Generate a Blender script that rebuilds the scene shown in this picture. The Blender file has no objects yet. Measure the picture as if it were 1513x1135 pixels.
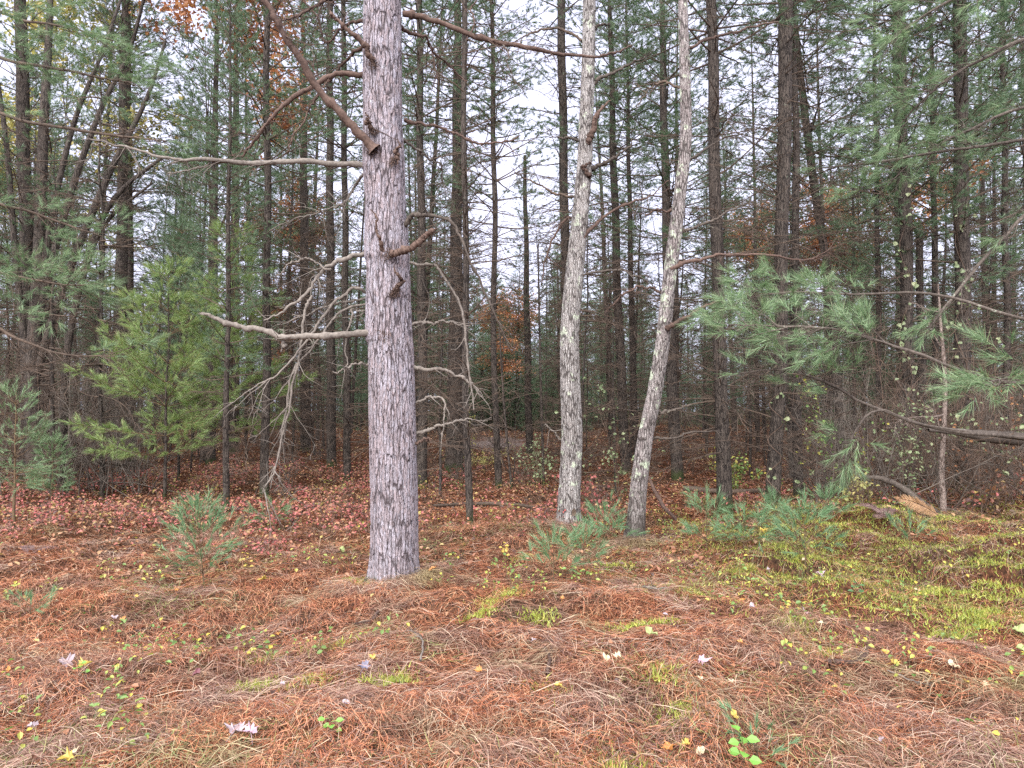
import bpy, math, random
import numpy as np
from mathutils import Vector, Matrix
R = math.radians
rng = np.random.default_rng(11)
random.seed(5)
sc = bpy.context.scene
COL = sc.collection
TAU = 2 * math.pi

# ------------------------------------------------------------------ camera
F_PX, CX, CY = 1022.0, 756.5, 567.5          # the photograph's own pixels
CAM_H = 1.5
PITCH = math.atan(32.5 / F_PX)
cam_d = bpy.data.cameras.new('camera')
cam = bpy.data.objects.new('camera', cam_d)
COL.objects.link(cam)
cam.location = (0, 0, CAM_H)
cam.rotation_euler = (R(90) + PITCH, 0, 0)
cam_d.sensor_width = 36
cam_d.lens = 36 * F_PX / 1513
cam_d.clip_end = 500
sc.camera = cam
cP, sP = math.cos(PITCH), math.sin(PITCH)


def W(px, py, d):
    """world point at distance d (along Y) seen at a pixel"""
    u, v = (px - CX) / F_PX, (CY - py) / F_PX
    k = d / (cP - v * sP)
    return np.array([u * k, d, CAM_H + (sP + v * cP) * k])


def DEP(py):
    return CAM_H * F_PX / (py - 600.0)


# ------------------------------------------------------------------ noise
def _hash(ix, iy, seed):
    h = (ix.astype(np.int64) * 374761393 + iy.astype(np.int64) * 668265263 + seed * 982451653) & 0xFFFFFFFF
    h = ((h ^ (h >> 13)) * 1274126177) & 0xFFFFFFFF
    return ((h ^ (h >> 16)) & 0xFFFFFF) / float(0xFFFFFF)


def vnoise(x, y, seed=0):
    x = np.asarray(x, float); y = np.asarray(y, float)
    ix, iy = np.floor(x), np.floor(y)
    fx, fy = x - ix, y - iy
    fx = fx * fx * (3 - 2 * fx); fy = fy * fy * (3 - 2 * fy)
    a = _hash(ix, iy, seed); b = _hash(ix + 1, iy, seed)
    c = _hash(ix, iy + 1, seed); d = _hash(ix + 1, iy + 1, seed)
    return (a * (1 - fx) + b * fx) * (1 - fy) + (c * (1 - fx) + d * fx) * fy


def fbm(x, y, seed=0, o=3):
    s = 0; a = .5; t = 0
    for i in range(o):
        s = s + a * vnoise(x * 2 ** i, y * 2 ** i, seed + i * 7); t += a; a *= .5
    return s / t


def sstep(a, b, x):
    t = np.clip((x - a) / (b - a), 0, 1)
    return t * t * (3 - 2 * t)


def ledge(x, y):
    """the mossy shelf on the right, with its small torn front edge"""
    front = 5.25 + 1.3 * (fbm(x * 1.1, y * .6 + 3, 91, 3) - .5) + .25 * np.sin(x * 2.1)
    m = sstep(1.5, 2.3, x) * sstep(12, 8, y)
    f2 = 6.1 + 1.5 * (fbm(x * 1.2, y * .6 + 9, 92, 3) - .5)
    brk = sstep(.36, .58, fbm(x * 1.3, y * .5, 98, 2))
    lump = .16 * (fbm(x * 1.7, y * 1.7, 96, 3) - .45)
    return m * (.13 * brk * sstep(front, front + .10, y) + .05 * sstep(front - .2, front + .9, y) + .10 * sstep(.5, .62, fbm(x * .9, y * .9, 97, 2)) * sstep(f2, f2 + .09, y) + lump * sstep(front - .2, front + .3, y))


def hgt(x, y):
    x = np.asarray(x, float); y = np.asarray(y, float)
    h = .16 * (fbm(x * .35, y * .35, 1, 2) - .5) + .17 * (fbm(x * 1.5, y * 1.5, 2, 3) - .5) + .10 * (fbm(x * 4.5, y * 4.5, 3, 2) - .5)
    far = sstep(14, 60, y)
    for tx, ty, rr in ((-1.01, 5.9, .42), (.68, 8.25, .34), (1.35, 7.6, .32)):
        q = np.hypot(x - tx, y - ty); h = h + .04 * np.exp(-(q / rr) ** 2)
    return h + ledge(x, y) + far * .9 * (fbm(x * .06, y * .06, 5, 2) - .45)


# ------------------------------------------------------------------ geometry
def unit(v):
    return v / (np.linalg.norm(v, axis=-1, keepdims=True) + 1e-9)


class Geo:
    def __init__(s):
        s.v = []; s.n = 0; s.f = []

    def add(s, v, f, m=0):
        v = np.asarray(v, np.float32).reshape(-1, 3); f = np.asarray(f, np.int64)
        if not len(v):
            return
        s.v.append(v); s.f.append((f + s.n, m)); s.n += len(v)

    def tubes(s, P, Rr, k=5, m=0):
        P = np.asarray(P, float); Rr = np.asarray(Rr, float)
        if P.size == 0:
            return
        M, n, _ = P.shape
        T = unit(np.gradient(P, axis=1))
        t0 = unit(P[:, -1] - P[:, 0])
        ref = np.where(np.abs(t0[:, 2:3]) < .75, np.array([[0, 0, 1.]]), np.array([[1., 0, 0]]))[:, None, :]
        A = unit(np.cross(T, ref)); B = np.cross(T, A)
        a = np.arange(k) * TAU / k
        V = P[:, :, None, :] + Rr[:, :, None, None] * (A[:, :, None, :] * np.cos(a)[None, None, :, None] + B[:, :, None, :] * np.sin(a)[None, None, :, None])
        idx = np.arange(M * n * k).reshape(M, n, k)
        q = np.stack([idx[:, :-1], np.roll(idx, -1, 2)[:, :-1], np.roll(idx, -1, 2)[:, 1:], idx[:, 1:]], -1).reshape(-1, 4)
        s.add(V.reshape(-1, 3), q, m)

    def needles(s, base, d, L, w, m=0):
        N = len(base)
        if not N:
            return
        side = unit(np.cross(d, rng.normal(size=(N, 3)))) * (np.asarray(w) * np.ones(N))[:, None] * .5
        tip = base + d * np.asarray(L * np.ones(N))[:, None]
        V = np.stack([base - side, base + side, tip], 1)
        s.add(V.reshape(-1, 3), np.arange(3 * N).reshape(N, 3), m)

    def leaves(s, c, d, nrm, L, w, m=0, fold=.25):
        """pointed oval leaves, two halves folded along the midrib"""
        N = len(c)
        if not N:
            return
        L = (np.asarray(L) * np.ones(N))[:, None]; w = (np.asarray(w) * np.ones(N))[:, None]
        d = unit(d); sd = unit(np.cross(d, nrm)); up = np.cross(sd, d)
        V = np.stack([c, c + d * L * .35 + sd * w * .5 + up * w * fold, c + d * L * .7 + sd * w * .38 + up * w * fold * .6, c + d * L - up * L * .08,
                      c + d * L * .7 - sd * w * .38 + up * w * fold * .6, c + d * L * .35 - sd * w * .5 + up * w * fold, c + d * L * .5], 1)
        i = np.arange(N)[:, None] * 7
        q = np.concatenate([i + [[0, 1, 2, 6]], i + [[6, 2, 3, 4]], i + [[0, 6, 4, 5]]], 0)
        s.add(V.reshape(-1, 3), q, m)

    def strips(s, P, w, m=0):
        """flat tapering blades through P (N,n,3); the last point is the tip"""
        N, n, _ = P.shape
        T = unit(np.gradient(P, axis=1))
        up = unit(rng.normal(size=(N, 1, 3)) * .6 + np.array([0, 0, 1.]))
        S = unit(np.cross(T, up)) * (np.asarray(w) * np.ones(N))[:, None, None] * .5
        tp = np.linspace(1, .55, n)[None, :, None]
        Lf, Rt = P[:, :-1] - (S * tp)[:, :-1], P[:, :-1] + (S * tp)[:, :-1]
        V = np.concatenate([np.stack([Lf, Rt], 2).reshape(N, -1, 3), P[:, -1:]], 1)
        c = 2 * (n - 1) + 1
        i = np.arange(N)[:, None] * c
        for j in range(n - 2):
            s.f.append((i + [[2 * j, 2 * j + 1, 2 * j + 3, 2 * j + 2]] + s.n, m))
        s.f.append((i + [[2 * n - 4, 2 * n - 3, 2 * n - 2]] + s.n, m))
        s.v.append(V.reshape(-1, 3).astype(np.float32)); s.n += N * c

    def merge(s, o, M):
        A = np.array(M, float)
        for v in [np.concatenate(o.v)]:
            s.v.append((v @ A[:3, :3].T + A[:3, 3]).astype(np.float32))
        for f, m in o.f:
            s.f.append((f + s.n, m))
        s.n += o.n

    def mesh(s, name, mats, smooth=True):
        me = bpy.data.meshes.new(name)
        V = np.concatenate(s.v)
        loops = np.concatenate([f.reshape(-1) for f, m in s.f])
        tot = np.concatenate([np.full(len(f), f.shape[1]) for f, m in s.f])
        mi = np.concatenate([np.full(len(f), m) for f, m in s.f])
        me.vertices.add(len(V)); me.vertices.foreach_set('co', V.reshape(-1).astype(np.float32))
        me.loops.add(len(loops)); me.loops.foreach_set('vertex_index', loops.astype(np.int32))
        me.polygons.add(len(tot))
        me.polygons.foreach_set('loop_start', (np.cumsum(tot) - tot).astype(np.int32))
        me.polygons.foreach_set('loop_total', tot.astype(np.int32))
        me.polygons.foreach_set('material_index', mi.astype(np.int32))
        me.polygons.foreach_set('use_smooth', np.full(len(tot), smooth))
        for mm in (mats if isinstance(mats, (list, tuple)) else [mats]):
            me.materials.append(mm)
        me.update(calc_edges=True)
        return me


def obj(name, geo, mats, parent=None, loc=None, smooth=True):
    me = geo.mesh(name, mats, smooth) if isinstance(geo, Geo) else geo
    o = bpy.data.objects.new(name, me); COL.objects.link(o)
    if parent:
        o.parent = parent
    if loc is not None:
        o.location = loc
    return o


def tag(o, label=None, cat=None, group=None, kind=None):
    for k, v in (('label', label), ('category', cat), ('group', group), ('kind', kind)):
        if v:
            o[k] = v
    return o


def thing(name, label, cat, loc=(0, 0, 0), group=None):
    o = bpy.data.objects.new(name, None); COL.objects.link(o)
    o.location = loc; o.empty_display_size = .2
    return tag(o, label, cat, group)


def smooth_path(pts, n):
    """Catmull-Rom through the points (any number of columns)"""
    P = np.asarray(pts, float)
    if len(P) < 3:
        t = np.linspace(0, 1, n)[:, None]
        return P[0] * (1 - t) + P[-1] * t
    Q = np.vstack([2 * P[0] - P[1], P, 2 * P[-1] - P[-2]])
    u = np.linspace(0, len(P) - 1 - 1e-6, n); i = u.astype(int); t = (u - i)[:, None]
    a, b, c, d = Q[i], Q[i + 1], Q[i + 2], Q[i + 3]
    return .5 * (2 * b + (c - a) * t + (2 * a - 5 * b + 4 * c - d) * t * t + (3 * b - a - 3 * c + d) * t ** 3)


# ------------------------------------------------------------------ materials
def new_mat(name):
    m = bpy.data.materials.new(name); m.use_nodes = True
    nt = m.node_tree
    for n in list(nt.nodes):
        nt.nodes.remove(n)
    return m, nt, nt.nodes, nt.links


def ramp(N, stops, interp='LINEAR'):
    r = N.new('ShaderNodeValToRGB'); r.color_ramp.interpolation = interp
    e = r.color_ramp.elements
    while len(e) < len(stops):
        e.new(.5)
    for k, (p, c) in enumerate(stops):
        e[k].position = p; e[k].color = (*c, 1)
    return r


def leaf_mat(name, stops, trans=.3, rough=.6, patch=None, gloss=.06):
    """per leaf random colour; patch = (scale, stops2, low, high): drifts of a second colour set"""
    m, nt, N, L = new_mat(name)
    g = N.new('ShaderNodeNewGeometry')
    r = ramp(N, stops); L.new(g.outputs['Random Per Island'], r.inputs[0])
    colr = r.outputs[0]
    if patch:
        sc_, st2, lo, hi = patch
        r2 = ramp(N, st2); L.new(g.outputs['Random Per Island'], r2.inputs[0])
        tn = N.new('ShaderNodeTexNoise'); tn.inputs['Scale'].default_value = sc_; tn.inputs['Detail'].default_value = 2
        L.new(g.outputs['Position'], tn.inputs['Vector'])
        mr = N.new('ShaderNodeMapRange'); mr.inputs[1].default_value = lo; mr.inputs[2].default_value = hi
        L.new(tn.outputs['Fac'], mr.inputs[0])
        mx = N.new('ShaderNodeMix'); mx.data_type = 'RGBA'
        L.new(mr.outputs[0], mx.inputs[0]); L.new(r.outputs[0], mx.inputs[6]); L.new(r2.outputs[0], mx.inputs[7])
        colr = mx.outputs[2]
    d = N.new('ShaderNodeBsdfDiffuse'); t = N.new('ShaderNodeBsdfTranslucent'); a = N.new('ShaderNodeMixShader'); a.inputs[0].default_value = trans
    L.new(colr, d.inputs[0]); L.new(colr, t.inputs[0]); L.new(d.outputs[0], a.inputs[1]); L.new(t.outputs[0], a.inputs[2])
    out = N.new('ShaderNodeOutputMaterial')
    gl = N.new('ShaderNodeBsdfGlossy'); gl.inputs['Roughness'].default_value = rough
    b = N.new('ShaderNodeMixShader'); b.inputs[0].default_value = gloss
    L.new(a.outputs[0], b.inputs[1]); L.new(gl.outputs[0], b.inputs[2]); L.new(b.outputs[0], out.inputs[0])
    return m


def bark_mat(name, c1, c2, fis, scale=(30, 30, 8), disp=.0, bump=.5, lichen=None, moss=None, edge=.12, fine=.5, warp=.07):
    """furrowed bark: long wandering vertical furrows, cross-cut by weaker scale edges, with flaky grain"""
    m, nt, N, L = new_mat(name)

    def math_(op, a, b=None, c=None):
        n = N.new('ShaderNodeMath'); n.operation = op
        for k, v in enumerate((a, b, c)):
            if v is None: continue
            if isinstance(v, (int, float)): n.inputs[k].default_value = v
            else: L.new(v, n.inputs[k])
        return n.outputs[0]

    def noise(vec, sc_, det=3, ro=.5):
        n = N.new('ShaderNodeTexNoise'); n.inputs['Scale'].default_value = sc_; n.inputs['Detail'].default_value = det; n.inputs['Roughness'].default_value = ro
        L.new(vec, n.inputs['Vector']); return n

    def mapped(vec, scl):
        n = N.new('ShaderNodeMapping'); n.inputs['Scale'].default_value = scl; L.new(vec, n.inputs[0]); return n.outputs[0]

    def rng_(v, a, b, c=0., d=1., smooth=True):
        n = N.new('ShaderNodeMapRange'); n.interpolation_type = 'SMOOTHSTEP' if smooth else 'LINEAR'
        L.new(v, n.inputs[0])
        for k, q in ((1, a), (2, b), (3, c), (4, d)):
            if isinstance(q, (int, float)): n.inputs[k].default_value = q
            else: L.new(q, n.inputs[k])
        return n.outputs[0]

    def mix(f, a, b, mode='MIX'):
        n = N.new('ShaderNodeMix'); n.data_type = 'RGBA'; n.blend_type = mode
        for k, v in ((0, f), (6, a), (7, b)):
            if isinstance(v, tuple): n.inputs[k].default_value = (*v, 1)
            elif isinstance(v, (int, float)): n.inputs[k].default_value = v
            else: L.new(v, n.inputs[k])
        return n.outputs[2]
    tc = N.new('ShaderNodeTexCoord'); O = tc.outputs['Object']
    w1 = noise(mapped(O, (1, 1, .55)), 7, 3, .6)
    sub = N.new('ShaderNodeVectorMath'); sub.operation = 'SUBTRACT'; sub.inputs[1].default_value = (.5, .5, .5); L.new(w1.outputs['Color'], sub.inputs[0])
    sl = N.new('ShaderNodeVectorMath'); sl.operation = 'MULTIPLY'; sl.inputs[1].default_value = (warp, warp, warp * 2.5); L.new(sub.outputs[0], sl.inputs[0])
    ad = N.new('ShaderNodeVectorMath'); L.new(O, ad.inputs[0]); L.new(sl.outputs[0], ad.inputs[1])
    A = ad.outputs[0]
    n3 = noise(O, 4.5, 4, .6); n4 = noise(mapped(O, (1, 1, .4)), 13, 3)
    va = N.new('ShaderNodeTexVoronoi'); va.feature = 'DISTANCE_TO_EDGE'; va.inputs['Scale'].default_value = 1; L.new(mapped(A, (scale[0], scale[1], scale[2] * .45)), va.inputs['Vector'])
    vb = N.new('ShaderNodeTexVoronoi'); vb.feature = 'DISTANCE_TO_EDGE'; vb.inputs['Scale'].default_value = 1; L.new(mapped(A, (scale[0] * 1.9, scale[1] * 1.9, scale[2] * 1.9)), vb.inputs['Vector'])
    vc = N.new('ShaderNodeTexVoronoi'); vc.inputs['Scale'].default_value = 1; L.new(mapped(A, (scale[0] * 1.9, scale[1] * 1.9, scale[2] * 1.9)), vc.inputs['Vector'])
    wid = rng_(n4.outputs['Fac'], .35, .65, edge * .15, edge * 1.6)
    fa = rng_(va.outputs['Distance'], 0., wid)
    fb = rng_(vb.outputs['Distance'], 0., edge * .8)
    n2 = noise(mapped(A, (scale[0] * 3.2, scale[1] * 3.2, scale[2] * 3.4)), 1, 5, .7)
    plate = rng_(math_('MULTIPLY_ADD', vc.outputs['Color'], .45, math_('MULTIPLY', n3.outputs['Fac'], .6)), .3, .75)
    col = mix(plate, c1, c2)
    col = mix(1., col, rng_(n2.outputs['Fac'], .3, .7, .55, 1.35), 'MULTIPLY')
    fbw = math_('ADD', math_('MULTIPLY', fb, fine), 1 - fine)
    fis_f = math_('MULTIPLY', fa, fbw)
    col = mix(fis_f, fis, col)
    if lichen:
        lc, lo, hi, ls = lichen
        nl = noise(O, ls, 6, .72)
        col = mix(math_('MULTIPLY', rng_(nl.outputs['Fac'], lo, hi, 0., .9), math_('ADD', math_('MULTIPLY', fa, .7), .3)), col, lc)
    if moss:
        mc, top = moss
        sp = N.new('ShaderNodeSeparateXYZ'); L.new(O, sp.inputs[0])
        v = math_('SUBTRACT', math_('MULTIPLY', n3.outputs['Fac'], 1.3 * top), sp.outputs['Z'])
        col = mix(rng_(v, 0., top * .5, 0., .8), col, mc)
    p = N.new('ShaderNodeBsdfPrincipled'); p.inputs['Roughness'].default_value = .85; p.inputs['Specular IOR Level'].default_value = .2
    L.new(col, p.inputs['Base Color'])
    h = math_('ADD', math_('MULTIPLY', fa, .62), math_('MULTIPLY', fb, .2)); h = math_('ADD', h, math_('MULTIPLY', n2.outputs['Fac'], .35))
    out = N.new('ShaderNodeOutputMaterial'); L.new(p.outputs[0], out.inputs[0])
    if disp:
        dn = N.new('ShaderNodeDisplacement'); dn.inputs['Scale'].default_value = disp; dn.inputs['Midlevel'].default_value = .9
        L.new(h, dn.inputs['Height']); L.new(dn.outputs[0], out.inputs['Displacement'])
        m.displacement_method = 'BOTH'
    else:
        b = N.new('ShaderNodeBump'); b.inputs['Strength'].default_value = bump; b.inputs['Distance'].default_value = .012
        L.new(h, b.inputs['Height']); L.new(b.outputs[0], p.inputs['Normal'])
    return m


def wood_mat(name, a, b, scale=40, lichen=None):
    """thin limbs and twigs: two browns in streaks"""
    m, nt, N, L = new_mat(name)
    tc = N.new('ShaderNodeTexCoord')
    n = N.new('ShaderNodeTexNoise'); n.inputs['Scale'].default_value = scale; n.inputs['Detail'].default_value = 3
    L.new(tc.outputs['Object'], n.inputs['Vector'])
    n1 = N.new('ShaderNodeTexNoise'); n1.inputs['Scale'].default_value = 1.7; L.new(tc.outputs['Object'], n1.inputs['Vector'])
    mm = N.new('ShaderNodeMath'); mm.operation = 'ADD'; L.new(n.outputs['Fac'], mm.inputs[0]); L.new(n1.outputs['Fac'], mm.inputs[1])
    st = [(.36, a), (.62, b)]
    if lichen:
        st.append((.72, lichen))
    h = N.new('ShaderNodeMath'); h.operation = 'MULTIPLY'; h.inputs[1].default_value = .5; L.new(mm.outputs[0], h.inputs[0])
    r = ramp(N, st); L.new(h.outputs[0], r.inputs[0])
    p = N.new('ShaderNodeBsdfPrincipled'); p.inputs['Roughness'].default_value = .85; p.inputs['Specular IOR Level'].default_value = .25
    L.new(r.outputs[0], p.inputs['Base Color'])
    bp = N.new('ShaderNodeBump'); bp.inputs['Strength'].default_value = .6; bp.inputs['Distance'].default_value = .004
    L.new(n.outputs['Fac'], bp.inputs['Height']); L.new(bp.outputs[0], p.inputs['Normal'])
    out = N.new('ShaderNodeOutputMaterial'); L.new(p.outputs[0], out.inputs[0])
    return m


M = {}
M['red_bark'] = bark_mat('red_pine_bark', (.335, .312, .345), (.29, .235, .24), (.060, .048, .050), (34, 34, 8.5), disp=.014, edge=.155, fine=.5,
                         lichen=((.42, .415, .44), .57, .72, 18), moss=((.06, .07, .02), .12), warp=.06)
M['grey_bark'] = bark_mat('grey_lichen_bark', (.42, .40, .38), (.29, .26, .24), (.05, .042, .038), (40, 40, 14), disp=.010, edge=.2, fine=.6,
                          lichen=((.50, .56, .42), .57, .63, 7), moss=((.05, .055, .02), .05), warp=.05)
M['leaning_bark'] = bark_mat('leaning_trunk_bark', (.37, .34, .32), (.25, .21, .20), (.05, .042, .038), (40, 40, 14), disp=.010, edge=.2, fine=.6,
                             lichen=((.48, .55, .40), .56, .62, 7), moss=((.06, .05, .042), .95), warp=.05)
M['dark_bark'] = bark_mat('dark_pine_bark', (.108, .088, .072), (.066, .053, .044), (.02, .016, .014), (36, 36, 11), bump=.9,
                          lichen=((.20, .22, .16), .62, .72, 9), moss=((.045, .06, .018), .4))
M['far_bark'] = bark_mat('far_pine_bark', (.082, .068, .056), (.055, .045, .038), (.02, .017, .014), (26, 26, 8), bump=.7)
M['pale_bark'] = bark_mat('pale_sapling_bark', (.34, .27, .23), (.24, .19, .16), (.07, .05, .04), (50, 50, 20), bump=.5)
M['limb'] = wood_mat('dead_red_limb', (.045, .028, .022), (.135, .088, .068), 55)
M['grey_limb'] = wood_mat('weathered_grey_limb', (.085, .070, .058), (.215, .188, .16), 45)
M['lichen_limb'] = wood_mat('lichen_limb', (.035, .027, .022), (.12, .098, .08), 45, lichen=(.34, .38, .29))
M['twig'] = wood_mat('dead_twig', (.05, .037, .028), (.125, .09, .066), 20)
M['shrub_twig'] = wood_mat('brown_shrub_twig', (.075, .05, .036), (.19, .13, .095), 12)
M['green_limb'] = wood_mat('pine_shoot', (.075, .05, .03), (.16, .11, .06), 30)

M['needle'] = leaf_mat('pine_needle', [(0, (.058, .110, .050)), (.5, (.112, .195, .092)), (.85, (.18, .27, .14)), (1, (.17, .16, .06))], .4)
M['needle_blue'] = leaf_mat('blue_pine_needle', [(0, (.075, .145, .062)), (.5, (.17, .28, .12)), (.9, (.30, .41, .21)), (1, (.20, .20, .08))], .35)
M['needle_young'] = leaf_mat('young_pine_needle', [(0, (.12, .21, .06)), (.5, (.28, .41, .12)), (.86, (.42, .52, .20)), (.93, (.28, .25, .08)), (1, (.30, .19, .07))], .4)
M['needle_seedling'] = leaf_mat('seedling_needle', [(0, (.07, .15, .06)), (.5, (.14, .28, .115)), (1, (.26, .40, .20))], .35)
M['leaf_orange'] = leaf_mat('orange_leaf', [(0, (.22, .08, .035)), (.5, (.44, .17, .06)), (1, (.56, .29, .10))], .45)
M['leaf_yellow'] = leaf_mat('yellow_leaf', [(0, (.30, .32, .09)), (.5, (.52, .48, .14)), (1, (.58, .45, .14))], .45)
M['leaf_pale'] = leaf_mat('pale_green_leaf', [(0, (.13, .20, .07)), (.5, (.30, .38, .18)), (1, (.42, .46, .24))], .4)
M['leaf_red'] = leaf_mat('red_leaf', [(0, (.05, .022, .018)), (.25, (.15, .05, .035)), (.45, (.42, .09, .08)), (.72, (.60, .18, .16)), (.87, (.46, .20, .10)), (1, (.50, .30, .12))], .35,
                         patch=(1.1, [(0, (.07, .04, .02)), (.35, (.24, .11, .05)), (.62, (.36, .17, .07)), (.82, (.22, .24, .05)), (1, (.44, .40, .06))], .50, .64))
M['leaf_litter'] = leaf_mat('brown_leaf_litter', [(0, (.06, .028, .018)), (.35, (.22, .085, .042)), (.72, (.36, .15, .07)), (.92, (.44, .26, .13)), (1, (.46, .40, .09))], .2,
                            patch=(.5, [(0, (.055, .035, .02)), (.5, (.20, .12, .07)), (.9, (.34, .24, .15)), (1, (.30, .34, .10))], .5, .7))
M['straw'] = leaf_mat('needle_straw', [(0, (.05, .018, .010)), (.28, (.20, .058, .022)), (.62, (.50, .165, .066)), (.9, (.62, .31, .155)), (1, (.62, .46, .28))], .15,
                      patch=(1.6, [(0, (.06, .03, .02)), (.4, (.20, .09, .055)), (.8, (.36, .19, .115)), (1, (.46, .38, .25))], .47, .66))
M['dry_grass'] = leaf_mat('dry_grass', [(0, (.10, .05, .038)), (.4, (.31, .165, .12)), (.75, (.47, .30, .21)), (1, (.64, .52, .38))], .25,
                          patch=(1.2, [(0, (.15, .10, .04)), (.5, (.36, .26, .13)), (1, (.48, .42, .22))], .5, .65))
M['green_grass'] = leaf_mat('green_grass', [(0, (.06, .10, .02)), (.5, (.17, .23, .05)), (.8, (.32, .33, .09)), (1, (.45, .38, .16))], .3)
M['moss'] = leaf_mat('moss', [(0, (.12, .14, .018)), (.45, (.31, .38, .045)), (.82, (.47, .51, .08)), (1, (.60, .47, .12))], .3)
M['herb'] = leaf_mat('herb_leaf', [(0, (.09, .17, .03)), (.5, (.19, .31, .06)), (.8, (.42, .42, .07)), (1, (.56, .45, .06))], .35)


def flat_mat(name, c, c2=None, trans=.25):
    return leaf_mat(name, [(0, c), (1, c2 or c)], trans)


# ground
def ground_mat():
    m, nt, N, L = new_mat('forest_floor')
    g = N.new('ShaderNodeNewGeometry')
    n1 = N.new('ShaderNodeTexNoise'); n1.inputs['Scale'].default_value = 22; n1.inputs['Detail'].default_value = 5; n1.inputs['Roughness'].default_value = .7
    n2 = N.new('ShaderNodeTexNoise'); n2.inputs['Scale'].default_value = 1.3; n2.inputs['Detail'].default_value = 3
    L.new(g.outputs['Position'], n1.inputs['Vector']); L.new(g.outputs['Position'], n2.inputs['Vector'])
    r1 = ramp(N, [(.34, (.020, .013, .009)), (.50, (.065, .030, .018)), (.64, (.16, .066, .034)), (.78, (.27, .13, .07))]); L.new(n1.outputs['Fac'], r1.inputs[0])
    r2 = ramp(N, [(.32, (.020, .014, .010)), (.52, (.060, .038, .025)), (.72, (.15, .095, .06))]); L.new(n1.outputs['Fac'], r2.inputs[0])
    mr = N.new('ShaderNodeMapRange'); mr.inputs[1].default_value = .45; mr.inputs[2].default_value = .62; L.new(n2.outputs['Fac'], mr.inputs[0])
    mx = N.new('ShaderNodeMix'); mx.data_type = 'RGBA'; L.new(mr.outputs[0], mx.inputs[0]); L.new(r1.outputs[0], mx.inputs[6]); L.new(r2.outputs[0], mx.inputs[7])
    # bare sandy clearing far in
    vs = N.new('ShaderNodeVectorMath'); vs.operation = 'SUBTRACT'; vs.inputs[1].default_value = (-.6, 27.5, 0); L.new(g.outputs['Position'], vs.inputs[0])
    vm = N.new('ShaderNodeVectorMath'); vm.operation = 'MULTIPLY'; vm.inputs[1].default_value = (.42, .2, 0); L.new(vs.outputs[0], vm.inputs[0])
    ln = N.new('ShaderNodeVectorMath'); ln.operation = 'LENGTH'; L.new(vm.outputs[0], ln.inputs[0])
    ac = N.new('ShaderNodeMath'); ac.operation = 'ADD'; L.new(ln.outputs['Value'], ac.inputs[0]); n5 = N.new('ShaderNodeTexNoise'); n5.inputs['Scale'].default_value = .55; n5.inputs['Detail'].default_value = 5; L.new(g.outputs['Position'], n5.inputs['Vector']); s5 = N.new('ShaderNodeMath'); s5.operation = 'MULTIPLY'; s5.inputs[1].default_value = 1.9; L.new(n5.outputs['Fac'], s5.inputs[0]); L.new(s5.outputs[0], ac.inputs[1])
    mc = N.new('ShaderNodeMapRange'); mc.inputs[1].default_value = 1.8; mc.inputs[2].default_value = 1.2; L.new(ac.outputs[0], mc.inputs[0])
    r3 = ramp(N, [(.35, (.07, .05, .04)), (.55, (.17, .135, .12)), (.72, (.27, .24, .23))]); L.new(n1.outputs['Fac'], r3.inputs[0])
    mx2 = N.new('ShaderNodeMix'); mx2.data_type = 'RGBA'; L.new(mc.outputs[0], mx2.inputs[0]); L.new(mx.outputs[2], mx2.inputs[6]); L.new(r3.outputs[0], mx2.inputs[7])
    p = N.new('ShaderNodeBsdfDiffuse'); L.new(mx2.outputs[2], p.inputs[0])
    b = N.new('ShaderNodeBump'); b.inputs['Distance'].default_value = .03; b.inputs['Strength'].default_value = .8; L.new(n1.outputs['Fac'], b.inputs['Height']); L.new(b.outputs[0], p.inputs['Normal'])
    out = N.new('ShaderNodeOutputMaterial'); L.new(p.outputs[0], out.inputs[0])
    return m


# ------------------------------------------------------------------ ground sheet
def build_ground():
    u = np.linspace(-1, 1, 520); x = 7.5 * u + 192 * u ** 7
    v = np.linspace(0, 1, 560); y = -8 + 11 * np.clip(v / .08, 0, 1) + np.where(v > .08, 9.5 * ((v - .08) / .92) + 190 * np.clip((v - .08) / .92, 0, 1) ** 5, 0)
    X, Y = np.meshgrid(x, y)
    Z = hgt(X, Y)
    n, k = X.shape
    i = np.arange(n * k).reshape(n, k)
    q = np.stack([i[:-1, :-1], i[:-1, 1:], i[1:, 1:], i[1:, :-1]], -1).reshape(-1, 4)
    g = Geo(); g.add(np.stack([X, Y, Z], -1), q)
    tag(obj('ground', g, ground_mat()), kind='structure')


build_ground()


# ------------------------------------------------------------------ ground cover (stuff)
def scatter(n, d0, d1, power=1.6, spread=.98, xmin=None, xmax=None):
    """points inside the view wedge, thinning with distance"""
    n = int(n * 1.3); t = rng.random(n)
    a = 2 - power
    d = (d0 ** a + t * (d1 ** a - d0 ** a)) ** (1 / a)
    x = (rng.random(n) * 2 - 1) * (d * spread + .9)
    k = np.ones(n, bool)
    if xmin is not None: k &= x > xmin
    if xmax is not None: k &= x < xmax
    return x[k], d[k]


def moss_mask(x, y):
    m = sstep(1.3, 2.8, x + 1.2 * (fbm(x * 1.2, y * 1.2, 40, 2) - .5)) * sstep(4.3, 5.4, y + .8 * (fbm(x, y, 44, 2) - .5)) * sstep(10.5, 7.5, y)
    return m * sstep(.42, .54, fbm(x * 1.6, y * 1.6, 41, 3) + .08 + .08 * sstep(2.4, 3.8, x))


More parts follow.
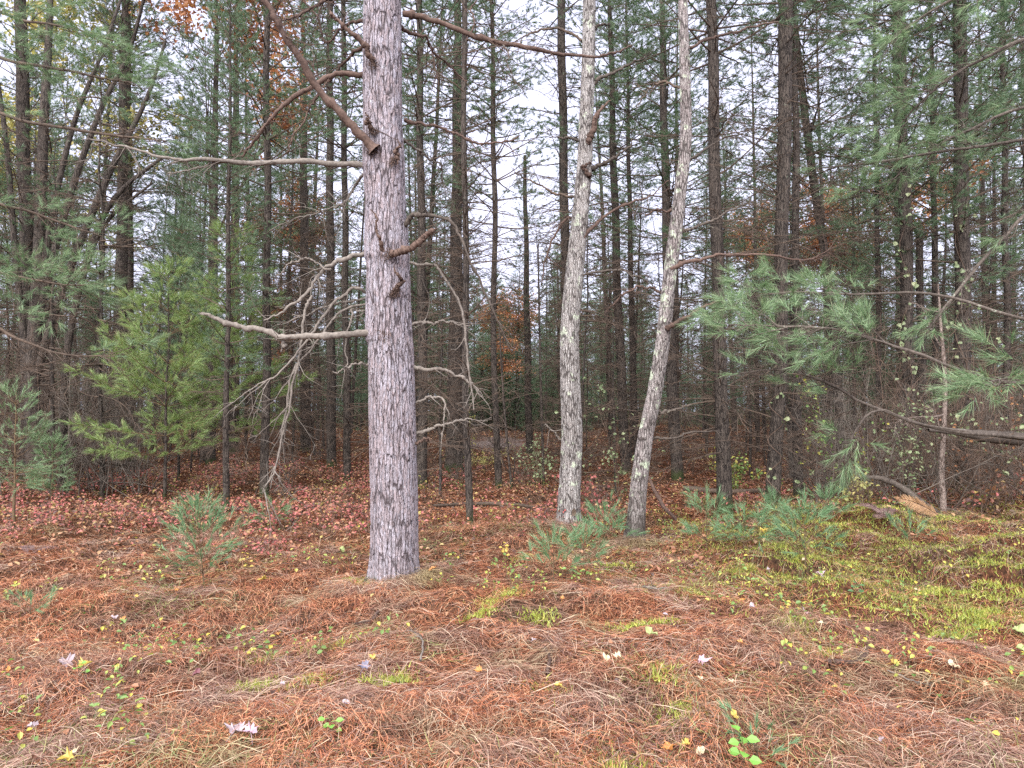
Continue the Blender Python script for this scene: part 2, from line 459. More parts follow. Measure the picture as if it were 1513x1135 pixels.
def lying(x, y, L, az, lift, n=3, z0=0.0):
    """thin pieces lying over the ground: n points, lifted in the middle"""
    t = np.linspace(0, 1, n)[None, :]
    bend = rng.normal(size=len(x))[:, None] * .5
    ang = az[:, None] + bend * (t - .5)
    px = x[:, None] + L[:, None] * (t - .5) * np.cos(ang); py = y[:, None] + L[:, None] * (t - .5) * np.sin(ang)
    pz = hgt(px, py) + z0 + lift[:, None] * (4 * t * (1 - t)) * .6 + (rng.random((len(x), 1)) * 1.0) * lift[:, None] + rng.normal(size=(len(x), 1)) * lift[:, None] * .5 * (t - .5) * 2
    return np.stack([px, py, pz], -1)


def straw():
    g = Geo()
    for n, d0, d1, w in ((290000, 2.3, 9.5, .0027), (60000, 9, 17, .0055)):
        x, y = scatter(n, d0, d1, 1.5)
        k = rng.random(len(x)) < np.clip(1.05 - .72 * moss_mask(x, y) - .45 * sstep(.50, .68, fbm(x * 1.3, y * 1.3, 50, 3)) - .5 * sstep(-.5, -3.5, x) * sstep(6.5, 8, y), .08, 1)
        x, y = x[k], y[k]
        az = TAU * fbm(x * .7, y * .7, 60, 2) * 1.3 + rng.normal(size=len(x)) * 1.4
        lift = .010 + .045 * sstep(.35, .75, fbm(x * 2.4, y * 2.4, 61, 2)) * rng.random(len(x))
        P = lying(x, y, rng.uniform(.055, .135, len(x)), az, lift)
        g.strips(P, w * rng.uniform(.6, 1.2, len(x)))
    tag(obj('needle_litter', g, M['straw'], smooth=False), 'rusty orange fallen pine needles matted over the whole foreground', 'pine needles', kind='stuff')


straw()


def arch_blades(cx, cy, az, L, rise, droop, n=5, spread=.02):
    N = len(cx); t = np.linspace(0, 1, n)[None, :]
    bx = cx + rng.normal(size=N) * spread; by = cy + rng.normal(size=N) * spread
    r = L[:, None] * (t * .55 + .45 * t * t) * np.sqrt(np.clip(1 - rise * rise, .05, 1))[:, None]
    a = az[:, None] + rng.normal(size=(N, 1)) * .5 * t
    px = bx[:, None] + r * np.cos(a); py = by[:, None] + r * np.sin(a)
    z = L[:, None] * (rise[:, None] * t - droop[:, None] * t * t)
    hz = hgt(px, py)
    return np.stack([px, py, np.maximum(hz[:, :1] * 1.0 + z - .01, hz + .006 + .012 * rng.random((N, 1)))], -1)


def dry_grass():
    g = Geo()
    # tufts, heavier near the camera and on the right
    x, y = scatter(1050, 2.4, 8.5, 1.4)
    dens = fbm(x * .8, y * .8, 70, 2) + .25 * sstep(5.5, 3, y) + .12 * sstep(0, 2.5, x) - .15 * moss_mask(x, y)
    k = dens > .50; x, y = x[k], y[k]
    extra = [W(300, 1020, DEP(1020)), W(575, 1050, DEP(1050)), W(650, 945, DEP(945)), W(1000, 1060, DEP(1060)), W(1350, 1060, DEP(1060)), W(1420, 1090, DEP(1090)), W(1290, 1040, DEP(1040)), W(840, 1045, DEP(1045)), W(30, 1020, DEP(1020)), W(1480, 1010, DEP(1010))]
    ex = np.array([p[0] for p in extra]); ey = np.array([p[1] for p in extra])
    fx = []; fy = []
    for tx, ty, rr in ((-1.01, 5.9, .25), (.68, 8.25, .17), (1.35, 7.6, .16)):
        for q in np.linspace(3.4, 6.0, 9):
            fx.append(tx + rr * math.cos(q)); fy.append(ty + rr * math.sin(q))
    for q in range(26):      # pale pinkish tufts along the near verge
        fx.append(rng.uniform(-2.4, 2.4)); fy.append(rng.uniform(2.5, 3.6))
    ex = np.concatenate([ex, fx]); ey = np.concatenate([ey, fy])
    x = np.concatenate([x, ex, ex + .12, ex - .1]); y = np.concatenate([y, ey, ey + .05, ey - .08])
    nb = np.concatenate([rng.integers(18, 50, len(x) - 3 * len(ex)), np.full(3 * len(ex), 60)])
    az0 = TAU * fbm(x * .5, y * .5, 71, 2) * 1.5
    X = np.repeat(x, nb); Y = np.repeat(y, nb); A = np.repeat(az0, nb) + rng.normal(size=len(X)) * .9
    L = rng.uniform(.12, .38, len(X)); rise = rng.uniform(.25, .92, len(X)); droop = rise * rng.uniform(.75, 1.25, len(X))
    g.strips(arch_blades(X, Y, A, L, rise, droop, 5, .035), .0032 * rng.uniform(.5, 1.2, len(X)))
    # loose single blades everywhere near
    x, y = scatter(8500, 2.3, 8.5, 1.2)
    k = rng.random(len(x)) < .25 + .75 * sstep(.42, .62, fbm(x * .9, y * .9, 73, 2) + .2 * sstep(4.5, 3, y))
    x, y = x[k], y[k]
    L = rng.uniform(.08, .28, len(x)); rise = rng.uniform(.05, .85, len(x)) ** 1.2
    g.strips(arch_blades(x, y, rng.random(len(x)) * TAU, L, rise, rise * rng.uniform(.3, 1.1, len(x)), 4), .0036 * rng.uniform(.5, 1.2, len(x)))
    tag(obj('dry_grass', g, M['dry_grass'], smooth=False), 'brown and straw coloured dead grass in bent tufts over the foreground', 'grass', kind='stuff')


dry_grass()


def green_grass():
    g = Geo()
    x, y = scatter(38000, 2.3, 9, 1.0)
    f = fbm(x * 1.1, y * 1.1, 80, 3)
    k = rng.random(len(x)) < sstep(.47, .66, f + .24 * sstep(4.0, 2.8, y) + .10 * moss_mask(x, y) + .05 * sstep(2, 4, x)); x, y = x[k], y[k]
    L = rng.uniform(.05, .17, len(x)); rise = rng.uniform(.3, .97, len(x))
    g.strips(arch_blades(x, y, rng.random(len(x)) * TAU, L, rise, rise * rng.uniform(.1, .8, len(x)), 4), .0036 * rng.uniform(.5, 1.1, len(x)))
    tag(obj('green_grass', g, M['green_grass'], smooth=False), 'short green grass sprouting through the needle litter in the foreground', 'grass', kind='stuff')


green_grass()


def moss():
    g = Geo()
    x, y = scatter(230000, 4.0, 11, 1.0, xmin=.4)
    k = rng.random(len(x)) < moss_mask(x, y) * .9; x, y = x[k], y[k]
    # small cushions elsewhere
    cx, cy = scatter(90, 2.8, 7, 1.0); ok = (fbm(cx, cy, 82, 2) + .1 * (cx > 0)) > .53; cx, cy = cx[ok], cy[ok]
    nx = np.repeat(cx, 260); ny = np.repeat(cy, 260)
    nx = nx + rng.normal(size=len(nx)) * .07; ny = ny + rng.normal(size=len(ny)) * .05
    x = np.concatenate([x, nx]); y = np.concatenate([y, ny])
    cush = .03 * sstep(.45, .7, fbm(x * 5, y * 5, 83, 2))
    base = np.stack([x, y, hgt(x, y) - .004 + cush], -1)
    d = unit(np.stack([rng.normal(size=len(x)), rng.normal(size=len(x)), 1.1 + rng.random(len(x))], -1))
    g.needles(base, d, rng.uniform(.015, .05, len(x)), .0075)
    tag(obj('moss', g, M['moss'], smooth=False), 'yellow green moss carpet on the low shelf under the right thicket', 'moss', kind='stuff')


moss()


def litter():
    g = Geo()
    x, y = scatter(75000, 6.0, 44, 1.55)
    keep = rng.random(len(x)) < .35 + .65 * sstep(7, 10, y) - .3 * moss_mask(x, y)
    cl = ((x + .6) * .42) ** 2 + ((y - 27.5) * .2) ** 2
    keep &= cl > rng.random(len(x)) * .9
    x, y = x[keep], y[keep]; n = len(x)
    c = np.stack([x, y, hgt(x, y) + .005 + .05 * rng.random(n) ** 2], -1)
    nr = unit(np.stack([rng.normal(size=n) * .5, rng.normal(size=n) * .5, np.ones(n)], -1))
    d = unit(np.cross(nr, rng.normal(size=(n, 3))))
    s = (1 + .03 * np.clip(y - 10, 0, 40)) * rng.uniform(.025, .065, n)
    g.leaves(c, d, nr, s, s * .62)
    # a few on the open foreground
    x, y = scatter(420, 2.5, 7, 1.0); n = len(x)
    c = np.stack([x, y, hgt(x, y) + .03], -1); nr = unit(np.stack([rng.normal(size=n) * .4, rng.normal(size=n) * .4, np.ones(n)], -1)); d = unit(np.cross(nr, rng.normal(size=(n, 3))))
    s = rng.uniform(.018, .045, n); g.leaves(c, d, nr, s, s * .7)
    tag(obj('leaf_litter', g, M['leaf_litter'], smooth=False), 'brown and orange fallen leaves covering the forest floor between the trunks', 'leaf litter', kind='stuff')


litter()


def red_cover():
    """low bushy ground cover with red leaves and thin stems"""
    g = Geo()
    x, y = scatter(15000, 5.4, 17, 1.25)
    m = sstep(-.3, -2.2, x + 1.2 * (fbm(x * .6, y * .6, 30, 2) - .5)) * sstep(6.3, 7.6, y + .5 * (fbm(x * 1.2, y * 1.2, 31, 2) - .5) - .30 * np.clip(-x - 2, 0, 3))
    m = np.maximum(m, .75 * np.exp(-((x - .45) / .9) ** 2 - ((y - 8.2) / .55) ** 2))
    m = np.maximum(m, .22 * sstep(7.2, 9, y) * sstep(15, 10, y))
    m *= sstep(.36, .58, fbm(x * 1.1, y * 1.1, 32, 2) + .08)
    m *= .25 + .75 * sstep(.40, .60, fbm(x * 2.1, y * 2.1, 36, 2)); k = rng.random(len(x)) < m * .95; x, y = x[k], y[k]; n = len(x)
    hh = rng.uniform(.05, .26, n) * (.5 + fbm(x * .9, y * .9, 33, 2))
    z = hgt(x, y)
    lean = rng.normal(size=(n, 2)) * .35
    t = np.linspace(0, 1, 4)[None, :]
    P = np.stack([x[:, None] + lean[:, :1] * hh[:, None] * t, y[:, None] + lean[:, 1:] * hh[:, None] * t, z[:, None] + hh[:, None] * t], -1)
    g.tubes(P, np.ones((n, 4)) * np.array([.0026, .0022, .0018, .0012]), 3, 1)
    nl = 7
    tt = rng.uniform(.35, 1.05, (n, nl, 1))
    c = P[:, :1] * (1 - tt) + P[:, -1:] * tt + rng.normal(size=(n, nl, 3)) * np.array([.045, .045, .018])
    c = c.reshape(-1, 3); N_ = len(c)
    c[:, 2] = np.maximum(c[:, 2], hgt(c[:, 0], c[:, 1]) + .01)
    nr = unit(np.stack([rng.normal(size=N_) * .55, rng.normal(size=N_) * .55 - .25, np.ones(N_)], -1)); d = unit(np.cross(nr, rng.normal(size=(N_, 3))))
    s = rng.uniform(.026, .058, N_); g.leaves(c, d, nr, s, s * .58)
    tag(obj('red_ground_cover', g, [M['leaf_red'], M['shrub_twig']], smooth=False), 'knee low carpet of red and salmon leaved blueberry bushes under the left trees', 'ground cover', kind='stuff')


red_cover()


def herb_cover():
    g = Geo()
    x, y = scatter(520, 3.0, 13, 1.1)
    k = fbm(x * .9, y * .9, 34, 2) + .05 * (x > 1) > .50; x, y = x[k], y[k]
    nb = rng.integers(5, 16, len(x)); X = np.repeat(x, nb) + rng.normal(size=nb.sum()) * .06; Y = np.repeat(y, nb) + rng.normal(size=nb.sum()) * .06; n = len(X)
    hh = rng.uniform(.02, .14, n)
    c = np.stack([X, Y, hgt(X, Y) + hh], -1)
    nr = unit(np.stack([rng.normal(size=n) * .5, rng.normal(size=n) * .5 - .2, np.ones(n)], -1)); d = unit(np.cross(nr, rng.normal(size=(n, 3))))
    s = rng.uniform(.018, .042, n); g.leaves(c, d, nr, s, s * .65)
    b = c.copy(); b[:, 2] = hgt(X, Y)
    t = np.linspace(0, 1, 3)[None, :, None]
    g.tubes(b[:, None] * (1 - t) + c[:, None] * t, np.ones((n, 3)) * .0014, 3, 1)
    tag(obj('herb_cover', g, [M['herb'], M['green_limb']], smooth=False), 'scattered small yellow green leafy herbs poking out of the forest floor', 'herbs', kind='stuff')


herb_cover()


# ------------------------------------------------------------------ pine generator
class Wood:
    """collects limbs, laterals, shoots; bakes them into a Geo"""
    def __init__(s):
        s.l8 = []; s.r8 = []; s.l4 = []; s.r4 = []; s.sh = []

    def limb(s, start, az, el, L, r, up=0.0, wob=.12, n=8):
        t = np.linspace(0, 1, n)
        a = az + np.cumsum(rng.normal(size=n)) * wob * .5
        e = el + up * t + np.cumsum(rng.normal(size=n)) * wob * .4
        d = np.stack([np.cos(a) * np.cos(e), np.sin(a) * np.cos(e), np.sin(e)], -1)
        P = np.vstack([start, start + np.cumsum(d[:-1] * L / (n - 1), 0)])
        s.l8.append(P); s.r8.append(r * (1 - .88 * t))
        return P, d

    def lat(s, start, d, L, r, grav=0.0):
        t = np.linspace(0, 1, 4)[:, None]
        P = start + d * L * t + np.array([0, 0, grav]) * L * t * t + np.cumsum(rng.normal(size=(4, 3)), 0) * L * .05 * (t > 0)
        s.l4.append(P); s.r4.append(r * np.array([1, .85, .7, .4]))
        return P

    def live(s, start, az, el, L, r, up, dens=1.0, inner=.28, shoot=.11, wob=.12):
        P, d = s.limb(start, az, el, L, r, up, wob)
        nl = int((L * 7 + 3) * dens)
        for i in range(nl):
            t = inner + (1 - inner) * (i + rng.random()) / nl
            f = t * 7; j = min(int(f), 6); p = P[j] + (P[j + 1] - P[j]) * (f - j); dd = d[j]
            sd = 1 if i % 2 else -1
            an = sd * rng.uniform(.5, 1.15)
            ld = np.array([dd[0] * math.cos(an) - dd[1] * math.sin(an), dd[0] * math.sin(an) + dd[1] * math.cos(an), dd[2] * .6 + rng.normal() * .16 + .05]); ld = ld / np.linalg.norm(ld)
            LL = (.10 + .40 * L * .5 * (1 - t)) * rng.uniform(.6, 1.25)
            Q = s.lat(p, ld, LL, max(.0022, r * .25), .12)
            ns = 1 + int(LL / .10 * dens)
            for q in range(ns):
                u = 1 - q / max(ns, 1) * .7
                b = Q[0] * (1 - u) + Q[-1] * u
                sdv = ld + rng.normal(size=3) * (.15 if q == 0 else .55); sdv[2] += .1
                s.sh.append(np.concatenate([b, sdv / np.linalg.norm(sdv) * shoot * rng.uniform(.7, 1.2)]))
        s.sh.append(np.concatenate([P[-1], d[-1] * shoot * 1.2]))
        return P

    def dead(s, start, az, el, L, r, up, ntw=6, wob=.22, sub=True):
        P, d = s.limb(start, az, el, L, r, up, wob)
        for i in range(ntw):
            t = rng.uniform(.2, 1); f = t * 7; j = min(int(f), 6); p = P[j] + (P[j + 1] - P[j]) * (f - j)
            v = d[j] * .8 + rng.normal(size=3) * .55; v[2] *= .7; v = v / np.linalg.norm(v)
            Q = s.lat(p, v, rng.uniform(.15, .5) * (L * .5 + .15), max(.0024, r * .45), rng.uniform(-.25, .1))
            if sub:
                for _ in range(2):
                    u = rng.uniform(.3, 1); w = v + rng.normal(size=3) * .6
                    s.lat(Q[0] * (1 - u) + Q[-1] * u, w / np.linalg.norm(w), rng.uniform(.06, .2), .0020, -.1)
        return P

    def geo(s, nper=14, nl=.095, nw=.006, k8=5, k4=3, spread=(.35, 1.0), g=None, droop=.05):
        g = g or Geo()
        if s.l8: g.tubes(np.array(s.l8), np.array(s.r8), k8, 0)
        if s.l4: g.tubes(np.array(s.l4), np.array(s.r4), k4, 0)
        if s.sh:
            S = np.array(s.sh); S = np.repeat(S, nper, 0); n = len(S)
            ln = np.linalg.norm(S[:, 3:], axis=1, keepdims=True); d = S[:, 3:] / ln
            t = rng.random((n, 1)) ** .7
            rad = unit(np.cross(d, rng.normal(size=(n, 3))))
            a = (spread[0] + (spread[1] - spread[0]) * rng.random((n, 1))) * (1.15 - .5 * t)
            nd = unit(d * np.cos(a) + rad * np.sin(a) - np.array([0, 0, droop]))
            g.needles(S[:, :3] + S[:, 3:] * t, nd, nl * rng.uniform(.7, 1.1, n), nw, 1)
        return g


def pine_crown(H, z0, zl, blen, spacing=.42, ndead=3.2, nlive=4.0, dens=1.0, deadlen=1.5):
    w = Wood(); z = z0
    while z < H - .25:
        if z < zl:
            for i in range(rng.poisson(ndead * 1.55)):
                w.dead(np.array([0, 0, z + rng.normal() * .08]), rng.random() * TAU, rng.uniform(-.25, .5), rng.uniform(.35, 1.15) * deadlen, rng.uniform(.006, .014), rng.uniform(-.5, .15), ntw=int(rng.integers(5, 11)))
        else:
            f = (z - zl) / (H - zl)
            prof = blen * (1 - f) ** .75 * min(1, .75 + f * 2.5) + .15
            nn = max(3, rng.poisson(nlive)); a0 = rng.random() * TAU
            for i in range(nn):
                w.live(np.array([0, 0, z + rng.normal() * .06]), a0 + TAU * i / nn + rng.normal() * .3, .12 + .65 * f + rng.normal() * .12, prof * rng.uniform(.6, 1.15), .008 + .010 * (1 - f), rng.uniform(-.1, .45), dens)
            if rng.random() < .5 and f < .5:
                w.dead(np.array([0, 0, z]), rng.random() * TAU, rng.uniform(-.2, .3), rng.uniform(.5, 1.2) * deadlen, .010, -.2, 5)
        z += spacing * rng.uniform(.7, 1.3) * (1 if z < zl else .95)
    return w


def trunk_geo(path, rad, k=14, n=40, rough=.0):
    P = smooth_path(path, n)
    r = np.interp(np.linspace(0, 1, n), np.linspace(0, 1, len(rad)), rad)
    g = Geo()
    r = r * (1 + rng.normal(size=n) * .012)
    g.tubes(P[None], r[None], k)
    return g


H0 = 16.0
crown_mats = [M['twig'], M['needle']]
PROTO = []
for (zl, bl, ds, nd, dl) in ((4.2, 2.3, .9, 3.6, 1.5), (6.5, 2.1, .85, 3.8, 1.7), (3.0, 1.9, .9, 3.0, 1.2), (8.5, 1.9, .8, 4.2, 1.6), (5.2, 2.0, .8, 4.0, 1.3), (7.5, 2.2, .9, 3.0, 1.9)):
    w = pine_crown(H0, .9, zl, bl, ndead=nd, dens=ds, deadlen=dl)
    PROTO.append(w.geo(nper=26, nw=.0075).mesh('crown', crown_mats, False))
TRUNK = []
for i in range(4):
    zz = np.linspace(0, H0, 14)
    wob = np.cumsum(rng.normal(size=(14, 2)), 0) * .018; wob -= wob[0]
    path = np.column_stack([wob, zz - .15])
    TRUNK.append(trunk_geo(path, [.125, .105, .098, .09, .08, .068, .052, .032, .010], 10, 34).mesh('trunk', M['far_bark']))


def place_pine(x, y, H, kind, tk, label, group, rot=None, lean=(0, 0), girth=1.0, name='pine_tree', cat='pine tree'):
    t = thing(name, label, cat, (x, y, float(hgt(x, y))), group)
    t.rotation_euler = (lean[0], lean[1], rng.random() * TAU if rot is None else rot)
    s = H / H0
    o = bpy.data.objects.new('trunk', TRUNK[tk]); COL.objects.link(o); o.parent = t; o.scale = (s * girth, s * girth, s)
    c = bpy.data.objects.new('crown', PROTO[kind]); COL.objects.link(c); c.parent = t; c.scale = (s, s, s)
    return t


# ------------------------------------------------------------------ hand placed trunks of the middle distance
HAND = []


def hand_pine(label, pts, d, H=15, kind=0, mat='dark_bark', cs=1.0, k=14, crown=True, name='pine_tree', cat='pine tree'):
    """pts: (px, py, width px) from the foot upwards; the trunk goes on above the frame in the same direction"""
    b = W(pts[0][0], pts[0][1], d)
    base = np.array([b[0], d, float(hgt(b[0], d))])
    path = [np.array([0, 0, -.15])]; rad = [pts[0][2] * d / F_PX * .58]
    for i, (px, py, w) in enumerate(pts):
        p = W(px, py, d) - base
        if i == 0: p[2] = .12
        path.append(p); rad.append(w * d / F_PX * .5)
    dirv = path[-1] - path[-2] if len(pts) > 1 else np.array([0, 0, 1.]); dirv = dirv / max(dirv[2], .05)
    top = path[-1]
    for f in (.35, .7, 1.0):
        zz = top[2] + (H - top[2]) * f
        if zz > top[2] + .3:
            path.append(top + dirv * (zz - top[2]) * np.array([.6, .6, 1])); rad.append(rad[len(pts)] * (1 - f * .9))
    path = np.array(path)
    t = thing(name, label, cat, base)
    zs = np.linspace(path[0, 2], path[-1, 2], 46)
    # resample by height
    P = np.column_stack([np.interp(zs, path[:, 2], path[:, j]) for j in (0, 1)] + [zs])
    rr = np.interp(zs, path[:, 2], rad)
    ph = rng.random(2) * 6
    P[:, 0] += .012 * np.sin(zs * 2.1 + ph[0]); P[:, 1] += .012 * np.sin(zs * 1.7 + ph[1])
    g = Geo(); g.tubes(P[None], (rr * (1 + rng.normal(size=46) * .02))[None], k)
    obj('trunk', g, M[mat], t)
    if crown:
        c = obj('crown', PROTO[kind], None, t)
        lx = math.atan2(path[-1, 0], path[-1, 2])
        c.rotation_euler = (0, lx, 0)
        c.scale = (cs, cs, H / H0)
        c.rotation_euler.rotate_axis('Z', rng.random() * TAU)
    HAND.append((base[0], d))
    return t, base


hp = hand_pine
hp('thin grey pine stem right of the young pine, moss flecked lower bark', [(391, 735, 13), (395, 400, 11), (394, 60, 9)], 11.4, 14, 4)
hp('slender dark pine stem in front of the bigger young pine', [(333, 752, 10), (335, 600, 8), (338, 300, 6)], 10.1, 9, 2, cs=.5)
hp('pine with mossy green foot just left of the big red pine', [(514, 712, 11), (511, 500, 10), (508, 100, 8)], 13.7, 15, 1)
hp('straight dark pine two trunks left of the big red pine', [(490, 690, 14), (488, 400, 12), (487, 0, 9)], 17, 17, 3)
hp('dark pine half hidden right behind the big red pine', [(625, 725, 15), (624, 500, 13), (620, 100, 10)], 12.3, 15, 1)
hp('thick dark pine with furrowed trunk right of the red pine', [(671, 697, 28), (674, 450, 20), (676, 60, 11)], 15.8, 18, 5)
hp('thin grey pole pine with a crooked foot on the needle floor', [(693, 780, 11), (689, 640, 10), (687, 300, 9), (685, 0, 8)], 8.5, 13, 3, mat='dark_bark', cs=.75)
hp('slim pine leaning left in front of the sandy clearing', [(738, 725, 11), (729, 560, 9), (731, 300, 8), (728, 120, 7)], 12.3, 14, 4, cs=.8)
hp('lone dark pine standing just beyond the sandy clearing', [(782, 672, 11), (779, 500, 10), (777, 330, 7), (775, 230, 5)], 21, 9, 2, cs=.75)
hp('tall straight dark pine rising directly behind the upright lichened trunk', [(838, 705, 16), (836, 420, 14), (832, 200, 13), (829, 0, 12)], 14.6, 18, 3)
hp('dark pine between the two lichened trunks, ivy leaves beside it', [(925, 703, 15), (915, 500, 13), (908, 300, 11)], 14.9, 16, 1)
hp('very thin pine immediately right of the ivy twined pine', [(940, 690, 9), (934, 480, 8), (930, 300, 7)], 17, 14, 3, cs=.8)
hp('dark pine behind the leaning lichened trunk', [(1000, 712, 17), (990, 500, 15), (984, 300, 13), (980, 120, 10)], 13.7, 16, 0)
hp('brown pine with bare lower limbs, first right of the leaning trunk', [(1070, 772, 23), (1067, 600, 19), (1060, 400, 18), (1053, 100, 16), (1050, 0, 15)], 8.9, 14, 1, cs=.9, k=18)
hp('dark pine with lichen spots, second right of the leaning trunk', [(1144, 772, 22), (1150, 600, 19), (1155, 400, 19), (1160, 100, 21), (1162, 0, 20)], 8.95, 14, 5, cs=.9, k=18)
hp('shaded pine standing close behind the lichen spotted pine', [(1180, 745, 15), (1178, 600, 13), (1176, 300, 11)], 10.6, 13, 3, cs=.8)
hp('slim pine trunk leaning to the left, foot in the thicket', [(1246, 740, 13), (1233, 520, 13), (1222, 400, 12), (1207, 300, 12), (1190, 180, 11), (1174, 30, 10)], 13, 16, 4)
hp('ivy leaved pine with moss pads, first of the right pair', [(1345, 735, 19), (1341, 450, 17), (1336, 300, 17), (1328, 0, 15)], 11.4, 16, 0)
hp('stout mossy pine at the right with pale vine leaves on it', [(1424, 735, 24), (1422, 450, 21), (1420, 200, 19), (1418, 0, 18)], 11.4, 16, 2)
hp('thread thin dark pine between the leaning slim one and the ivy pine', [(1300, 720, 8), (1298, 450, 8), (1294, 200, 6)], 12.8, 13, 3, cs=.7)
hp('broken grey snag with jagged top near the ivy leaved pine', [(1364, 735, 12), (1361, 480, 11), (1358, 340, 10)], 12.5, 4.7, 3, crown=False, name='dead_snag', cat='dead tree')
hp('thin pine just left of the stout mossy pine', [(1386, 722, 10), (1382, 450, 9), (1378, 200, 7)], 13, 15, 4, cs=.8)
hp('slender pine at the right edge of the forest', [(1490, 725, 10), (1487, 450, 9), (1484, 200, 8)], 13, 15, 1)
hp('upright dark pine at far left behind the small sapling', [(42, 712, 22), (40, 400, 19), (30, 0, 16)], 14, 16, 2)
hp('one of a close pair of pines left of the young pines, the thicker', [(178, 700, 17), (180, 400, 15), (183, 100, 12)], 17, 16, 3)
hp('one of a close pair of pines left of the young pines, the thinner', [(196, 690, 11), (192, 400, 10), (190, 200, 9)], 18, 16, 1)
hp('dark pine low between the two young pines', [(312, 685, 14), (315, 450, 12), (318, 200, 9)], 18, 16, 0)
hp('stubby dark trunk seen under the taller young pine', [(346, 663, 15), (347, 450, 13), (348, 200, 10)], 22, 17, 5)
hp('pine in shade between the pole left of the red pine and the young pine', [(452, 662, 15), (450, 400, 13), (448, 150, 10)], 23, 18, 3)

# ------------------------------------------------------------------ random pines deeper in
pts = list(HAND) + [(-8.2, 18.5), (-11.6, 17.5)]


def free(x, y, dmin):
    return all((x - a) ** 2 + (y - b) ** 2 > dmin * dmin for a, b in pts)


ZONE = [(-9e9, 420, 'left'), (420, 690, 'mid'), (690, 1010, 'gap'), (1010, 9e9, 'right')]
WORDS = {'left': 'behind the green young pines', 'mid': 'behind the big red pine', 'gap': 'round the sandy clearing', 'right': 'behind the right hand thicket'}
KIND = ['bushy dark green pine', 'tall pine with bare lower limbs', 'pine green almost to the ground', 'high crowned pine pole', 'slim open crowned pine', 'wide crowned pine with long dead limbs']
n_far = 0
for i in range(3000):
    d = rng.uniform(14.5, 48) if rng.random() < .75 else rng.uniform(15, 30)
    x = rng.uniform(-1, 1) * (d * .80 + 5)
    px = CX + x / d * F_PX
    if 700 < px < 830 and d < 31: continue
    if (270 < px < 335 or 40 < px < 115) and d < 18.6: continue
    if 640 < px < 900 and 20 < d < 34: continue
    if not free(x, d, 1.25 + .022 * d): continue
    if n_far >= 128: break
    pts.append((x, d)); n_far += 1
    small = (rng.random() < .42 and d < 34) or 700 < px < 830
    kd = int(rng.choice([0, 2, 4] if small else [0, 1, 2, 3, 4, 5]))
    z = [w for a, b, w in ZONE if a <= px < b][0]
    place_pine(x, d, rng.uniform(6.5, 11) if small else rng.uniform(13, 19), kd, int(rng.integers(0, 4)), ('short ' if small else '') + KIND[kd] + ' deep in the forest ' + WORDS[z], 'far pines ' + WORDS[z], lean=(rng.normal() * .03, rng.normal() * .03), girth=rng.uniform(.5, 1.05) * (.8 if d < 20 else 1))


# far wood as one mass
def far_wood():
    g = Geo()
    lod = []
    for j in range(5):
        w = Wood(); z = 1.5
        while z < 15.5:
            zl = (2.5, 4, 6, 3, 5)[j]
            f = max(0, (z - zl) / (16 - zl))
            for i in range(3 if z < zl else 5):
                L = (rng.uniform(.6, 1.6) if z < zl else 2.4 * (1 - f) ** .8 + .2)
                a = rng.random() * TAU
                P, dd = w.limb(np.array([0, 0, z]), a, .15 + .5 * f, L, .016, 0, .15)
                if z >= zl:
                    for q in range(14):
                        t = rng.uniform(.25, 1); w.sh.append(np.concatenate([P[int(t * 7)] + rng.normal(size=3) * .13 * L * .5, unit(np.array([math.cos(a), math.sin(a), .4]) + rng.normal(size=3) * .5) * .3]))
            z += .6
        gg = Geo(); gg.tubes(np.array([[[0, 0, zz] for zz in np.linspace(-.2, 16, 6)]]), np.array([np.linspace(.15, .02, 6)]), 6, 0)
        lod.append(w.geo(nper=4, nl=.32, nw=.045, k8=3, g=gg))
    for i in range(380):
        d = rng.uniform(49, 92); x = rng.uniform(-1, 1) * (d * .82 + 3)
        s = rng.uniform(.45, .85) * (.9 if abs(x + .3) < .07 * d else 1)
        Mx = Matrix.Translation((x, d, float(hgt(x, d)))) @ Matrix.Rotation(rng.random() * TAU, 4, 'Z') @ Matrix.Scale(s, 4)
        g.merge(lod[i % 5], Mx)
    for i in range(560):
        d = rng.uniform(37, 80); x = rng.uniform(-1, 1) * (d * .82 + 3)
        if i > 460: d = rng.uniform(37, 58); x = -.5 + rng.uniform(-.09, .11) * d
        s = rng.uniform(.16, .34)
        g.merge(lod[i % 5], Matrix.Translation((x, d, float(hgt(x, d)) - 2.4 * s)) @ Matrix.Rotation(rng.random() * TAU, 4, 'Z') @ Matrix.Diagonal((s * 1.6, s * 1.6, s, 1)))
    tag(obj('far_forest', g, [M['far_bark'], M['needle']], smooth=False), 'distant pine wood closing the view behind all the single trees', 'forest', kind='stuff')


far_wood()


